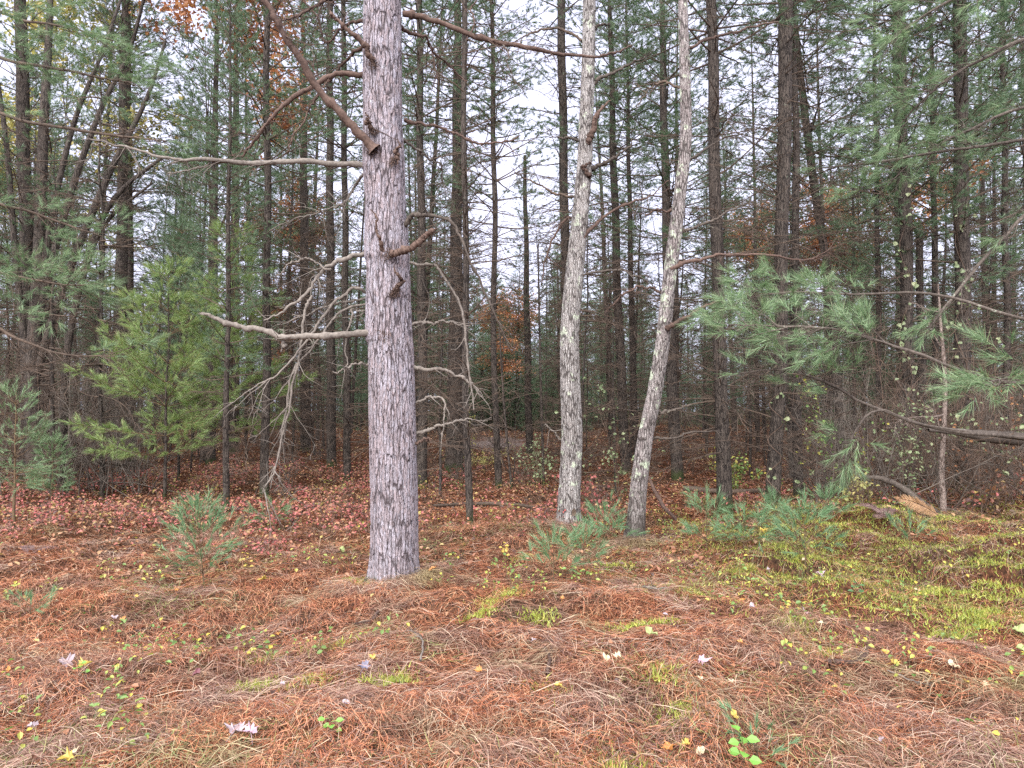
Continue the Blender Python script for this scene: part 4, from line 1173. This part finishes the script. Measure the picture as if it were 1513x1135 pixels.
bough_pine('white pine outside the right edge, its lichened boughs hanging in', 1800, 6.6,
           [([(1560, 575, 9, 5.4), (1470, 562, 8, 5.3), (1400, 538, 7.5, 5.3), (1340, 515, 7, 5.4), (1290, 500, 6, 5.5), (1230, 484, 5, 5.6), (1150, 480, 4, 5.8), (1080, 478, 2, 6.0)], .85, dict(n=22, t0=.5, L=.65)),
            ([(1540, 650, 9, 6.3), (1400, 635, 7, 6.2), (1290, 602, 6.5, 6.1), (1240, 577, 6, 6.1), (1190, 557, 5, 6.1), (1150, 548, 4, 6.2), (1090, 552, 2, 6.3)], .4, dict(n=16, t0=.5, L=.5)),
            ([(1400, 635, 6, 6.2), (1300, 606, 5, 6.1), (1262, 640, 4, 6.0), (1250, 690, 2, 6.0)], .7, dict(n=7, t0=.6, L=.2)),
            ([(1560, 520, 7, 4.8), (1530, 540, 6, 4.6), (1490, 560, 4, 4.5), (1455, 575, 2, 4.4)], 1, dict(n=10, t0=.4, L=.5)),
            ([(1520, 475, 7, 6.0), (1380, 440, 6, 6.2), (1260, 440, 5, 6.4), (1160, 440, 4, 6.6), (1080, 455, 2, 6.7)], .9, dict(n=26, t0=.55, L=.7)),
            ([(1560, 205, 8, 6.6), (1480, 213, 7, 6.7), (1380, 226, 6, 6.9), (1290, 240, 5, 7.0), (1200, 252, 2, 7.1)], .25, dict(n=14, t0=.3, L=.9)),
            ([(1560, 60, 9, 6.0), (1450, 90, 7, 6.0), (1380, 130, 5, 6.2), (1320, 190, 3, 6.4)], .8, dict(n=18, t0=.25, L=1.0)),
            ([(1560, -40, 9, 5.6), (1440, -20, 7, 5.6), (1350, 30, 5, 5.8), (1290, 80, 3, 6.0)], .8, dict(n=17, t0=.25, L=1.0)),
            ([(1560, 300, 9, 6.6), (1480, 355, 8, 6.6), (1420, 430, 6, 6.5), (1380, 480, 3, 6.5)], .35, dict(n=12, t0=.3, L=.7)),
            ([(1560, 150, 8, 7.0), (1440, 190, 6, 7.2), (1360, 235, 4, 7.4), (1300, 290, 2, 7.6)], .7, dict(n=16, t0=.3, L=.9))])
bough_pine('white pine outside the left edge, long dark boughs reaching in', -260, 9.2,
           [([(-60, 165, 8, 8.4), (40, 180, 7, 8.2), (130, 192, 6, 8.1), (200, 200, 4, 8.0), (245, 205, 2, 8.0)], .35, dict(n=16, t0=.3, L=.8)),
            ([(-60, 80, 9, 8.6), (30, 92, 7, 8.4), (100, 104, 6, 8.2), (160, 116, 4, 8.2), (205, 122, 2, 8.2)], .6, dict(n=20, t0=.3, L=.9)),
            ([(-60, 400, 8, 8.0), (10, 408, 6, 7.9), (70, 420, 4, 7.8), (120, 425, 2, 7.8)], .9, dict(n=24, t0=.3, L=.85)),
            ([(-60, 20, 8, 8.0), (40, 30, 6, 8.0), (110, 40, 4, 8.0), (170, 60, 2, 8.0)], .9, dict(n=22, t0=.25, L=1.0)),
            ([(-60, 300, 8, 9.0), (30, 310, 6, 9.2), (90, 330, 4, 9.4), (150, 350, 2, 9.5)], .6, dict(n=16, t0=.3, L=.8)),
            ([(-60, 470, 8, 8.6), (30, 500, 6, 8.6), (90, 520, 4, 8.6), (170, 525, 2, 8.6)], .1, dict(n=16, t0=.3, L=.8))], mat='twig')


# ------------------------------------------------------------------ dead needleless understory pines
DEADP = []
for i in range(5):
    w = pine_crown(5.6, .25, 99, 1, spacing=.20, ndead=1.9, deadlen=.95)
    g = Geo(); zz = np.linspace(-.1, 5.6, 12)
    g.tubes(np.column_stack([np.cumsum(rng.normal(size=12)) * .025, np.cumsum(rng.normal(size=12)) * .025, zz])[None], np.linspace(.032, .006, 12)[None], 7)
    DEADP.append((g.mesh('trunk', M['far_bark']), w.geo(k8=4).mesh('crown', M['twig'], False)))
ZW = {'left': 'on the left side of the wood', 'mid': 'close behind the big red pine', 'gap': 'between the lichened trunks and the clearing', 'right': 'in the tangle at the right'}
nd_ = 0
for i in range(1500):
    if nd_ >= 62: break
    d = rng.uniform(10.5, 25); px = rng.uniform(-60, 1560)
    if 360 < px < 600 and d < 17 and rng.random() < .85: continue
    if 695 < px < 832 or (150 < px < 420 and d < 14.5): continue
    x = W(px, 600, d)[0]
    if not free(x, d, .75): continue
    pts.append((x, d)); nd_ += 1
    z = [w_ for a, b, w_ in ZONE if a <= px < b][0]
    t = thing('dead_pine', 'thin dead pine bristling with dry twigs ' + ZW[z], 'dead tree', (x, d, float(hgt(x, d))), 'dead pine poles ' + ZW[z])
    t.rotation_euler = (rng.normal() * .05, rng.normal() * .05, rng.random() * TAU); q = rng.uniform(.6, 1.35); t.scale = (q, q, q)
    for nm, me in zip(('trunk', 'crown'), DEADP[nd_ % 5]):
        c = bpy.data.objects.new(nm, me); COL.objects.link(c); c.parent = t

# ------------------------------------------------------------------ bare shrubs
def shrub_mesh(h, n, spread, leafy=None):
    w = Wood()
    for i in range(n):
        a = rng.random() * TAU; b = np.array([math.cos(a), math.sin(a), 0]) * rng.random() * spread * .4
        P, d = w.limb(b, rng.random() * TAU, R(90) - abs(rng.normal()) * .6, h * rng.uniform(.5, 1.15), .0065, rng.uniform(-.7, .3), .3)
        for q in range(9):
            t = rng.uniform(.25, 1); j = min(int(t * 7), 6); v = d[j] + rng.normal(size=3) * .65; v /= np.linalg.norm(v)
            Q = w.lat(P[j], v, rng.uniform(.15, .5) * h * .5, .0032, -.05)
            for _ in range(3):
                u = rng.uniform(.3, 1); vv = v + rng.normal(size=3) * .7; w.lat(Q[0] * (1 - u) + Q[-1] * u, vv / np.linalg.norm(vv), rng.uniform(.06, .25), .0018, -.05)
    return w


M['grey_twig'] = wood_mat('grey_shrub_twig', (.06, .05, .042), (.20, .17, .14), 14)
SH = [shrub_mesh(1.7, 14, .9).geo(k8=4).mesh('stems', M['grey_twig' if i % 2 else 'shrub_twig']) for i in range(6)]
spots = []
for i in range(400):
    if len(spots) >= 30: break
    px = rng.uniform(1195, 1530); d = rng.uniform(8.6, 12.5); x = W(px, 600, d)[0]
    if all((x - a) ** 2 + (d - b) ** 2 > .45 for a, b in spots): spots.append((x, d))
for x, d in spots:
    t = thing('bare_shrub', 'leafless brown twiggy shrub packed into the thicket at the right', 'shrub', (x, d, float(hgt(x, d))), 'bare shrubs of the right thicket')
    obj('stems', SH[int(rng.integers(0, 6))], None, t); t.rotation_euler = (0, 0, rng.random() * TAU); s = rng.uniform(.85, 1.5); t.scale = (s, s, s)
spots = []
for i in range(400):
    if len(spots) >= 26: break
    px = rng.uniform(-40, 200); d = rng.uniform(11.5, 18); x = W(px, 600, d)[0]
    if all((x - a) ** 2 + (d - b) ** 2 > .8 for a, b in spots): spots.append((x, d))
for x, d in spots:
    t = thing('bare_shrub', 'leafless dark shrub in the tangle behind the left edge sapling', 'shrub', (x, d, float(hgt(x, d))), 'bare shrubs of the left tangle')
    obj('stems', SH[int(rng.integers(0, 6))], None, t); t.rotation_euler = (0, 0, rng.random() * TAU); s = rng.uniform(1.0, 1.9); t.scale = (s, s, s)
for i in range(34):
    px = rng.uniform(330, 1200); d = rng.uniform(9.5, 26); x = W(px, 600, d)[0]
    t = thing('bare_shrub', 'sparse low leafless shrub among the trunks mid picture', 'shrub', (x, d, float(hgt(x, d))), 'low shrubs among the middle trunks')
    obj('stems', SH[int(rng.integers(0, 6))], None, t); t.rotation_euler = (0, 0, rng.random() * TAU); s = rng.uniform(.3, .75) * (1 + max(0, d - 15) * .06); t.scale = (s, s, s)


def leafy_shrub(px, py, d, label, h, n, mat, nleaf, lsz, name='leafy_shrub', cat='shrub', stems=6):
    b = W(px, py, d); base = np.array([b[0], d, float(hgt(b[0], d))])
    t = thing(name, label, cat, base)
    w = shrub_mesh(h, stems, .6); g = w.geo(k8=4); obj('stems', g, M['shrub_twig'], t)
    L4 = np.array(w.l4)[:, 1:].reshape(-1, 3); c = L4[rng.integers(0, len(L4), nleaf)] + rng.normal(size=(nleaf, 3)) * .02
    nr = unit(rng.normal(size=(nleaf, 3)) * .7 + np.array([0, -.4, .7])); dd = unit(np.cross(nr, rng.normal(size=(nleaf, 3))))
    s = rng.uniform(.7, 1.3, nleaf) * lsz
    g = Geo(); g.leaves(c, dd, nr, s, s * .75); obj('leaves', g, M[mat], t, smooth=False)
    return t


leafy_shrub(915, 720, 10.5, 'sparse shrub with round pale green leaves between the lichened trunks', 1.9, 8, 'leaf_pale', 190, .055)
leafy_shrub(690, 690, 17, 'yellow leaved bush by the sandy clearing', 1.3, 8, 'leaf_yellow', 700, .05)
leafy_shrub(800, 700, 13.5, 'pale green leafy bush left of the upright lichened trunk', 1.0, 8, 'leaf_pale', 300, .045)
leafy_shrub(1470, 735, 8.6, 'shrub with drooping pink red leaves at the right edge', .75, 8, 'leaf_red', 120, .06)
leafy_shrub(1440, 650, 9.4, 'tall shrub with pale green leaves near the stout mossy pine', 2.6, 8, 'leaf_pale', 230, .055)
leafy_shrub(1270, 770, 8.4, 'shrub with mixed yellow leaves at the foot of the thicket', .5, 8, 'leaf_yellow', 90, .05)
leafy_shrub(850, 760, 8.9, 'red leaved bush behind the foot of the upright lichened trunk', .6, 8, 'leaf_red', 260, .045)
leafy_shrub(1235, 740, 9.2, 'green leaved shrub standing left in the brown right thicket', 1.7, 9, 'herb', 240, .042)
leafy_shrub(1330, 745, 9.0, 'olive green leafy shrub in the middle of the right thicket, behind the ferns', 1.5, 9, 'leaf_pale', 260, .04)
leafy_shrub(1500, 740, 9.3, 'tall rusty leaved shrub behind the jutting limb at right edge', 2.0, 9, 'leaf_orange', 160, .045)
leafy_shrub(1075, 700, 12, 'low green bush behind the brown pine', .8, 8, 'herb', 380, .05)


# vines climbing the right hand pines
def vine(px0, py0, px1, py1, d, label, n=34, lsz=.075):
    A, B = W(px0, py0, d), W(px1, py1, d)
    g0 = float(hgt(A[0], d)); A[2] = g0
    t = thing('vine', label, 'vine', A)
    u = np.linspace(0, 1, 30)[:, None]; P = (B - A) * u + np.stack([.09 * np.sin(u[:, 0] * 22), -.02 + .09 * np.cos(u[:, 0] * 22), 0 * u[:, 0]], -1)
    g = Geo(); g.tubes(P[None], np.linspace(.007, .003, 30)[None], 5); obj('stem', g, M['shrub_twig'], t)
    i = rng.integers(6, 30, n); c = P[i] + rng.normal(size=(n, 3)) * .05
    nr = unit(rng.normal(size=(n, 3)) * .4 + np.array([0, -1, .3])); dd = unit(np.cross(nr, rng.normal(size=(n, 3))) + np.array([0, 0, -.5]))
    s = rng.uniform(.6, 1.2, n) * lsz; g = Geo(); g.leaves(c, dd, nr, s, s * .95); obj('leaves', g, M['leaf_pale'], t, smooth=False)


vine(1338, 735, 1337, 280, 11.15, 'pale leaved vine climbing the ivy leaved pine of the right pair', 46)
vine(1418, 735, 1420, 270, 11.1, 'pale leaved vine climbing the stout mossy pine at right', 40)
vine(1141, 772, 1148, 560, 8.8, 'short vine with a few pale leaves on the lichen spotted pine', 12, .06)

# ------------------------------------------------------------------ fallen limbs, snags, sticks
def stick(label, pp, name='fallen_branch', cat='fallen branch', mat='lichen_limb', twigs=5, tw=(.1, .4), ground=True, group=None):
    """(px, py, width px, depth); rests on the ground"""
    P = np.array([W(p[0], p[1], p[3]) for p in pp]); r = np.array([p[2] * p[3] / F_PX * .5 for p in pp])
    if ground:
        P[:, 2] = hgt(P[:, 0], P[:, 1]) + r + .012
    base = P[0].copy(); P = P - base
    Q = smooth_path(np.column_stack([P, r]), 26); C = Q[:, :3] + np.cumsum(rng.normal(size=(26, 3)), 0) * .0025
    g = Geo(); g.tubes(C[None], (np.clip(Q[:, 3], .001, 1) * (1 + rng.normal(size=26) * .06))[None], 8)
    w = Wood()
    for q in range(twigs):
        j = int(rng.integers(4, 25)); v = unit(C[j] - C[j - 1]) + rng.normal(size=3) * .6; v[2] = abs(v[2]) * .7; v = unit(v)
        w.dead(C[j], math.atan2(v[1], v[0]), math.asin(v[2]), rng.uniform(*tw), .004, -.2, 3, sub=False)
    if w.l8: g.merge(w.geo(), Matrix.Identity(4))
    o = obj(name, g, M[mat], loc=base)
    return tag(o, label, cat, group)


stick('thick lichened broken limb jutting in at the right edge above the thicket', [(1600, 668, 26, 8.3), (1513, 650, 21, 8.3), (1450, 643, 16, 8.3), (1415, 637, 10, 8.2), (1370, 632, 5, 8.0)], ground=False, twigs=8)
stick('dead lichened limb slanting down to the ground in the right thicket', [(1240, 708, 3, 8.6), (1290, 706, 7, 8.5), (1330, 722, 9, 8.4), (1390, 765, 10, 8.3)], ground=False, twigs=8, tw=(.2, .6))
stick('bleached stick lying below the right thicket, pointing right', [(1392, 766, 6, 9.2), (1430, 778, 5, 8.6), (1480, 785, 4, 8.3), (1530, 792, 3, 8.0)], mat='grey_limb')
stick('dark crooked root lying in the needles right of centre', [(1222, 985, 9, 4.0), (1228, 968, 8, 4.1), (1245, 980, 8, 4.05), (1272, 972, 7, 4.12), (1284, 950, 6, 4.35), (1284, 925, 4, 4.6)], mat='limb', twigs=2, tw=(.05, .12))
stick('small dark stick lying on needles left of centre', [(808, 1003, 6, 3.8), (812, 985, 5, 3.98), (806, 960, 4, 4.25)], mat='limb', twigs=3, tw=(.05, .15))
stick('fallen branch lying across the needles behind the thin pole pine', [(640, 760, 4, 9.6), (700, 752, 6, 9.9), (760, 765, 5, 9.4), (815, 762, 3, 9.5)], mat='twig', twigs=8)
stick('dead branch propped against the foot of the leaning trunk', [(958, 705, 4, 9), (978, 745, 6, 8.6), (1000, 770, 5, 8.5)], mat='limb', ground=False, twigs=3)
stick('dark log behind the brown pine, lying on orange floor', [(1010, 728, 8, 11.8), (1080, 732, 9, 11.6), (1150, 728, 6, 11.8)], mat='twig', twigs=6)
stick('long thin branch lying on the floor under the young pines', [(235, 765, 3, 9.6), (300, 757, 6, 9.8), (350, 750, 5, 10.0)], mat='shrub_twig', twigs=5)
for px, py, w_ in ((560, 905, 4), (430, 770, 4), (1120, 905, 4), (150, 930, 4), (985, 880, 3), (1310, 985, 3), (620, 985, 3), (720, 735, 4), (880, 725, 4), (440, 720, 3)):
    a = rng.random() * TAU; d0 = DEP(py); L = rng.uniform(.1, .3)
    x0 = W(px, py, d0)[0]
    P = [(px, py, w_, d0)]
    px2 = CX + (x0 + L * math.cos(a)) / (d0 + L * math.sin(a)) * F_PX
    stick('bare twig lying loose on the needle covered ground', [(px, py, w_, d0), ((px + px2) / 2 + 2, py, w_ * .9, d0 + L * .5 * math.sin(a)), (px2, py, w_ * .5, d0 + L * math.sin(a))], name='twig', cat='twig', mat='limb' if w_ > 3 else 'grey_limb', twigs=2, tw=(.04, .1), group='loose twigs on the forest floor')

# thin pale sapling at the right
stem_tree('thin pale barked sapling standing at the edge of the moss shelf', 8.6,
          [[(1395, 768, 10), (1391, 700, 8), (1394, 640, 7), (1396, 560, 6), (1390, 480, 4), (1386, 420, 2)]], name='sapling', cat='sapling', mat='pale_bark', twigs=8)
stem_tree('thread thin dark sapling beside the slim clearing pine', 11.5, [[(756, 722, 4), (748, 640, 3.5), (742, 560, 3), (738, 480, 2)]], name='sapling', cat='sapling', mat='dark_bark', twigs=6)
stem_tree('thin bare sapling right of the sandy clearing', 13, [[(803, 702, 4), (800, 600, 4), (797, 480, 3), (795, 360, 2)]], name='sapling', cat='sapling', mat='dark_bark', twigs=12)


# ------------------------------------------------------------------ ferns
def fern(px, py, d, label, L, az, el, cols, up=-.6, z=None, face=(0, 0, 1.)):
    b = W(px, py, d); b[2] = float(hgt(b[0], d)) if z is None else z
    t = thing('fern', label, 'fern', b)
    for (a, e, l) in [(az, el, L)] if isinstance(az, float) else list(zip(az, el, L)):
        w = Wood(); P, dd = w.limb(np.zeros(3), a, e, l, .003, up, .06)
        g = w.geo()
        n = 26
        for s in (-1, 1):
            u = np.linspace(.15, .99, n); j = np.minimum((u * 7).astype(int), 6); c = P[j] + (P[j + 1] - P[j]) * ((u * 7) - j)[:, None]
            ax = unit(dd[j]); sd = unit(np.cross(ax, np.array(face))) * s
            v = unit(sd + ax * .55 + np.array([0, 0, -.15]) + rng.normal(size=(n, 3)) * .08)
            ll = l * .30 * np.sin(np.pi * np.clip(u * .92 + .06, 0, 1)) ** .8 + .01
            nr = unit(np.cross(v, ax) * s + rng.normal(size=(n, 3)) * .15)
            for q in range(9):
                f = .08 + q * .1
                for s2 in (-1, 1):
                    cc = c + v * (ll * f)[:, None]; vv = unit(v * .5 + ax * s2)
                    g.leaves(cc, vv, nr, ll * .24 * (1 - f * .75), ll * .11 * (1 - f * .5), 1)
        obj('frond', g, [M['shrub_twig'], cols], t, smooth=False)


M['fern_tan'] = flat_mat('tan_fern', (.24, .125, .05), (.42, .24, .10))
M['fern_brown'] = flat_mat('brown_fern', (.10, .055, .05), (.26, .15, .13))
fern(1392, 755, 7.9, 'tan dead fern frond arching left against the right thicket', .50, 2.7, .62, M['fern_tan'], -.5, face=(.3, -.8, .9))
fern(1310, 812, 7.3, 'dark brown withered fern on the edge of the moss shelf', [.34, .3, .28], [2.3, .9, 4.0], [.9, .8, .7], M['fern_brown'], -1.4)
fern(1330, 770, 8.1, 'dusty mauve fern low in the right thicket', [.3, .3, .25], [3.6, 2.2, .6], [.8, .9, .6], M['fern_brown'], -1.2)
fern(45, 818, 7.0, 'small brown withered fern at the left edge', [.26, .22], [.4, 2.4], [.7, .7], M['fern_brown'], -1.0)


# ------------------------------------------------------------------ single fallen leaves one can point to
def leaf_outline(kind, s):
    if kind == 'maple':
        ang = np.radians([270, 300, 318, 335, 352, 10, 25, 42, 60, 75, 90, 105, 120, 138, 155, 170, 188, 205, 222, 240])
        rad = np.array([.30, .45, .40, .75, .55, .95, .48, .62, .85, .62, 1.1, .62, .85, .62, .48, .95, .55, .75, .40, .45])
    else:
        ang = np.linspace(0, TAU, 20, endpoint=False); rad = .62 / np.sqrt((np.cos(ang) / .85) ** 2 + (np.sin(ang) / 1.5) ** 2)
        rad = rad * 1.0
    return np.stack([np.cos(ang) * rad, np.sin(ang) * rad], -1) * s


def fallen_leaf(px, py, kind, s, col, label, group=None, tilt=.25):
    d = DEP(py); b = W(px, py, d); z = float(hgt(b[0], d)) + .045
    o2 = leaf_outline(kind, s); a = rng.random() * TAU
    o2 = o2 @ np.array([[math.cos(a), -math.sin(a)], [math.sin(a), math.cos(a)]])
    n = len(o2); r2 = (o2 ** 2).sum(1)
    curl = rng.normal(size=2) * .2
    th = .0008
    v = np.column_stack([o2, np.abs(o2 @ unit(rng.normal(size=2))) * .6 + rng.normal(size=n) * s * .13])
    V = np.vstack([[0, 0, 0], v, [0, 0, -th], v - [0, 0, th]])
    i = np.arange(n); j = (i + 1) % n
    f = np.concatenate([np.stack([0 * i, 1 + i, 1 + j], -1), np.stack([0 * i + n + 1, n + 2 + j, n + 2 + i], -1)])
    g = Geo(); g.add(V, f); g.add(np.vstack([v, v - [0, 0, th]]), np.stack([i, j, j + n, i + n], -1))
    # stalk
    g.tubes(smooth_path(np.array([[0, 0, 0], -v[n // 2] * .6 + [0, 0, .004], -v[n // 2] * 1.2]), 6)[None], np.full((1, 6), .0011), 4)
    ob = obj('fallen_leaf', g, col, loc=(b[0], d, z), smooth=False)
    ob.rotation_euler = (tilt + rng.normal() * .15, rng.normal() * .2, 0)
    tag(ob, label, 'leaf', group)


pink = flat_mat('pale_pink_leaf', (.55, .38, .45)); yel = flat_mat('fallen_yellow_leaf', (.50, .36, .05), (.58, .44, .09)); mauve = flat_mat('mauve_grey_leaf', (.42, .34, .36)); cream = flat_mat('cream_leaf', (.62, .52, .34))
lime = flat_mat('lime_leaf', (.27, .36, .12), (.36, .38, .14)); slate = flat_mat('slate_leaf', (.20, .19, .26)); orange = flat_mat('orange_fallen_leaf', (.55, .25, .06)); green = flat_mat('fresh_green_leaf', (.17, .38, .05)); wine = flat_mat('dark_red_leaf', (.16, .04, .05))
fallen_leaf(1037, 998, 'maple', .050, pink, 'pale pink leaf lying on the orange needles right of centre')
fallen_leaf(347, 1082, 'maple', .062, mauve, 'curled mauve grey leaf in the left foreground, the larger of two')
fallen_leaf(370, 1087, 'maple', .040, pink, 'small pinkish leaf touching the mauve grey one')
fallen_leaf(962, 967, 'oval', .048, lime, 'oval lime green leaf lying on needles right of centre')
fallen_leaf(390, 861, 'maple', .05, yel, 'bright yellow leaf between the feathery seedling and red pine')
fallen_leaf(102, 1128, 'maple', .042, yel, 'bright yellow leaf at the bottom left corner')
fallen_leaf(126, 996, 'maple', .045, yel, 'yellow leaf in grass at left, above the corner one')
fallen_leaf(896, 996, 'oval', .03, cream, 'cream leaf, left one of a pair near the centre')
fallen_leaf(912, 990, 'maple', .035, cream, 'cream leaf, right one of a pair near the centre')
fallen_leaf(1409, 990, 'oval', .034, cream, 'whitish leaf below the moss shelf at right')
fallen_leaf(1321, 975, 'maple', .035, yel, 'yellow leaf right of the dark crooked root')
fallen_leaf(537, 1000, 'maple', .042, slate, 'bluish dark leaf below the red pine')
fallen_leaf(98, 983, 'maple', .065, mauve, 'mauve grey leaf with long lobes in the left grass')
fallen_leaf(1128, 824, 'maple', .055, yel, 'yellow leaf among the row of seedlings at right')
fallen_leaf(640, 862, 'maple', .045, orange, 'orange yellow leaf right of the red pine foot')
fallen_leaf(1190, 915, 'maple', .04, pink, 'pinkish brown leaf on a dark hollow right of centre')
fallen_leaf(290, 1003, 'oval', .03, wine, 'dark wine red leaf on needles at left')
fallen_leaf(990, 1096, 'maple', .04, orange, 'tan orange leaf in the dead grass near the bottom')
fallen_leaf(1035, 1112, 'oval', .03, cream, 'cream leaf near the bottom, right of the tan one')
fallen_leaf(1505, 938, 'oval', .055, lime, 'big green oval leaf at the right edge, upper of two')
fallen_leaf(1508, 958, 'oval', .045, lime, 'green oval leaf at the right edge, lower of two')
fallen_leaf(505, 818, 'oval', .05, lime, 'pale green leaf left of the red pine foot')
fallen_leaf(745, 828, 'maple', .05, yel, 'yellow leaf left of the low bluish seedling')
fallen_leaf(1212, 868, 'maple', .042, pink, 'pinkish leaf in front of the tallest right seedling')
for k_ in range(40):
    py = rng.uniform(800, 1120); px = rng.uniform(10, 1500)
    fallen_leaf(px, py, 'maple' if rng.random() < .6 else 'oval', rng.uniform(.018, .03), [yel, cream, orange, mauve][k_ % 4], ['tiny yellow leaf flake on the needle litter', 'tiny cream leaf flake on the needle litter', 'tiny orange leaf flake on the needle litter', 'tiny mauve leaf flake on the needle litter'][k_ % 4], 'tiny fallen leaves on the needles')


# heart leaved green plant at the bottom right
def heart_plant(px, py, label, n, H, mat, s=.035):
    d = DEP(py); b = W(px, py, d); b[2] = float(hgt(b[0], d))
    t = thing('leafy_plant', label, 'plant', b)
    P = smooth_path(np.array([[0, 0, 0], [.005, 0, H * .5], [-.01, -.01, H]]), 10); g = Geo(); g.tubes(P[None], np.linspace(.0025, .0012, 10)[None], 5); obj('stem', g, M['green_limb'], t)
    for i in range(n):
        u = .35 + .65 * i / max(n - 1, 1); p = P[int(u * 9)]
        a = i * 2.4 + rng.normal() * .3
        v = unit(np.array([[math.cos(a), math.sin(a) - .2, .1]])); c = p + v * .018
        g = Geo(); g.leaves(c, v, unit(np.array([[rng.normal() * .25, -.55, .9]])), s * rng.uniform(.8, 1.3), s * rng.uniform(.75, 1.0), 0, .12)
        g.tubes(np.stack([p, c[0]])[None], np.full((1, 2), .001), 4); obj('leaf', g, mat, t, smooth=False)


heart_plant(1098, 1122, 'bright green heart leaved plant near the bottom right', 7, .17, green, .046)
heart_plant(1265, 892, 'small green leafy plant at the foot of the moss shelf', 8, .12, flat_mat('dark_green_leaf', (.07, .16, .05)), .04)
heart_plant(745, 832, 'spindly plant with yellow leaves beside the low bluish seedling', 7, .16, yel, .035)
heart_plant(118, 1002, 'little bright green sprig in the left foreground', 4, .07, green, .03)
heart_plant(262, 1068, 'tiny green two leaved sprout low on the left', 3, .05, green, .028)
heart_plant(490, 1098, 'green sprig beside the bottom edge left of centre', 5, .08, green, .03)
heart_plant(1160, 905, 'yellow leaved sprout on the needles right of the seedling row', 6, .10, yel, .032)
heart_plant(365, 838, 'spindly yellow leaved plant right of the feathery seedling', 8, .2, yel, .032)

# ------------------------------------------------------------------ light
SUN_EL, SUN_AZ = R(45), R(195)          # high behind the camera, veiled by cloud
sun_d = bpy.data.lights.new('sun', 'SUN'); sun = bpy.data.objects.new('sun', sun_d); COL.objects.link(sun)
sun_d.energy = 1.5; sun_d.angle = R(90); sun_d.color = (1, .96, .92)
sd = Vector((math.sin(SUN_AZ) * math.cos(SUN_EL), math.cos(SUN_AZ) * math.cos(SUN_EL), math.sin(SUN_EL)))
sun.rotation_euler = sd.to_track_quat('Z', 'Y').to_euler()
wd = bpy.data.worlds.new('World'); sc.world = wd; wd.use_nodes = True
N = wd.node_tree.nodes; L = wd.node_tree.links
for n in list(N): N.remove(n)
sky = N.new('ShaderNodeTexSky'); sky.sky_type = 'NISHITA'; sky.sun_disc = False
sky.sun_elevation = SUN_EL; sky.sun_rotation = SUN_AZ; sky.air_density = 1; sky.dust_density = 4
hs = N.new('ShaderNodeHueSaturation'); hs.inputs['Saturation'].default_value = .25; L.new(sky.outputs[0], hs.inputs['Color'])
mx = N.new('ShaderNodeMix'); mx.data_type = 'RGBA'; mx.inputs[0].default_value = .7; mx.inputs[7].default_value = (5.1, 5.2, 6.9, 1)
L.new(hs.outputs[0], mx.inputs[6])
bg = N.new('ShaderNodeBackground'); bg.inputs[1].default_value = .058; L.new(mx.outputs[2], bg.inputs[0])
ow = N.new('ShaderNodeOutputWorld'); L.new(bg.outputs[0], ow.inputs[0])

sc.view_settings.view_transform = 'Standard'; sc.view_settings.look = 'None'; sc.view_settings.exposure = 2.4; sc.view_settings.gamma = 1
sc.render.engine = 'CYCLES'
sc.cycles.max_bounces = 6; sc.cycles.diffuse_bounces = 3; sc.cycles.transmission_bounces = 3; sc.cycles.glossy_bounces = 2
sc.cycles.use_denoising = False
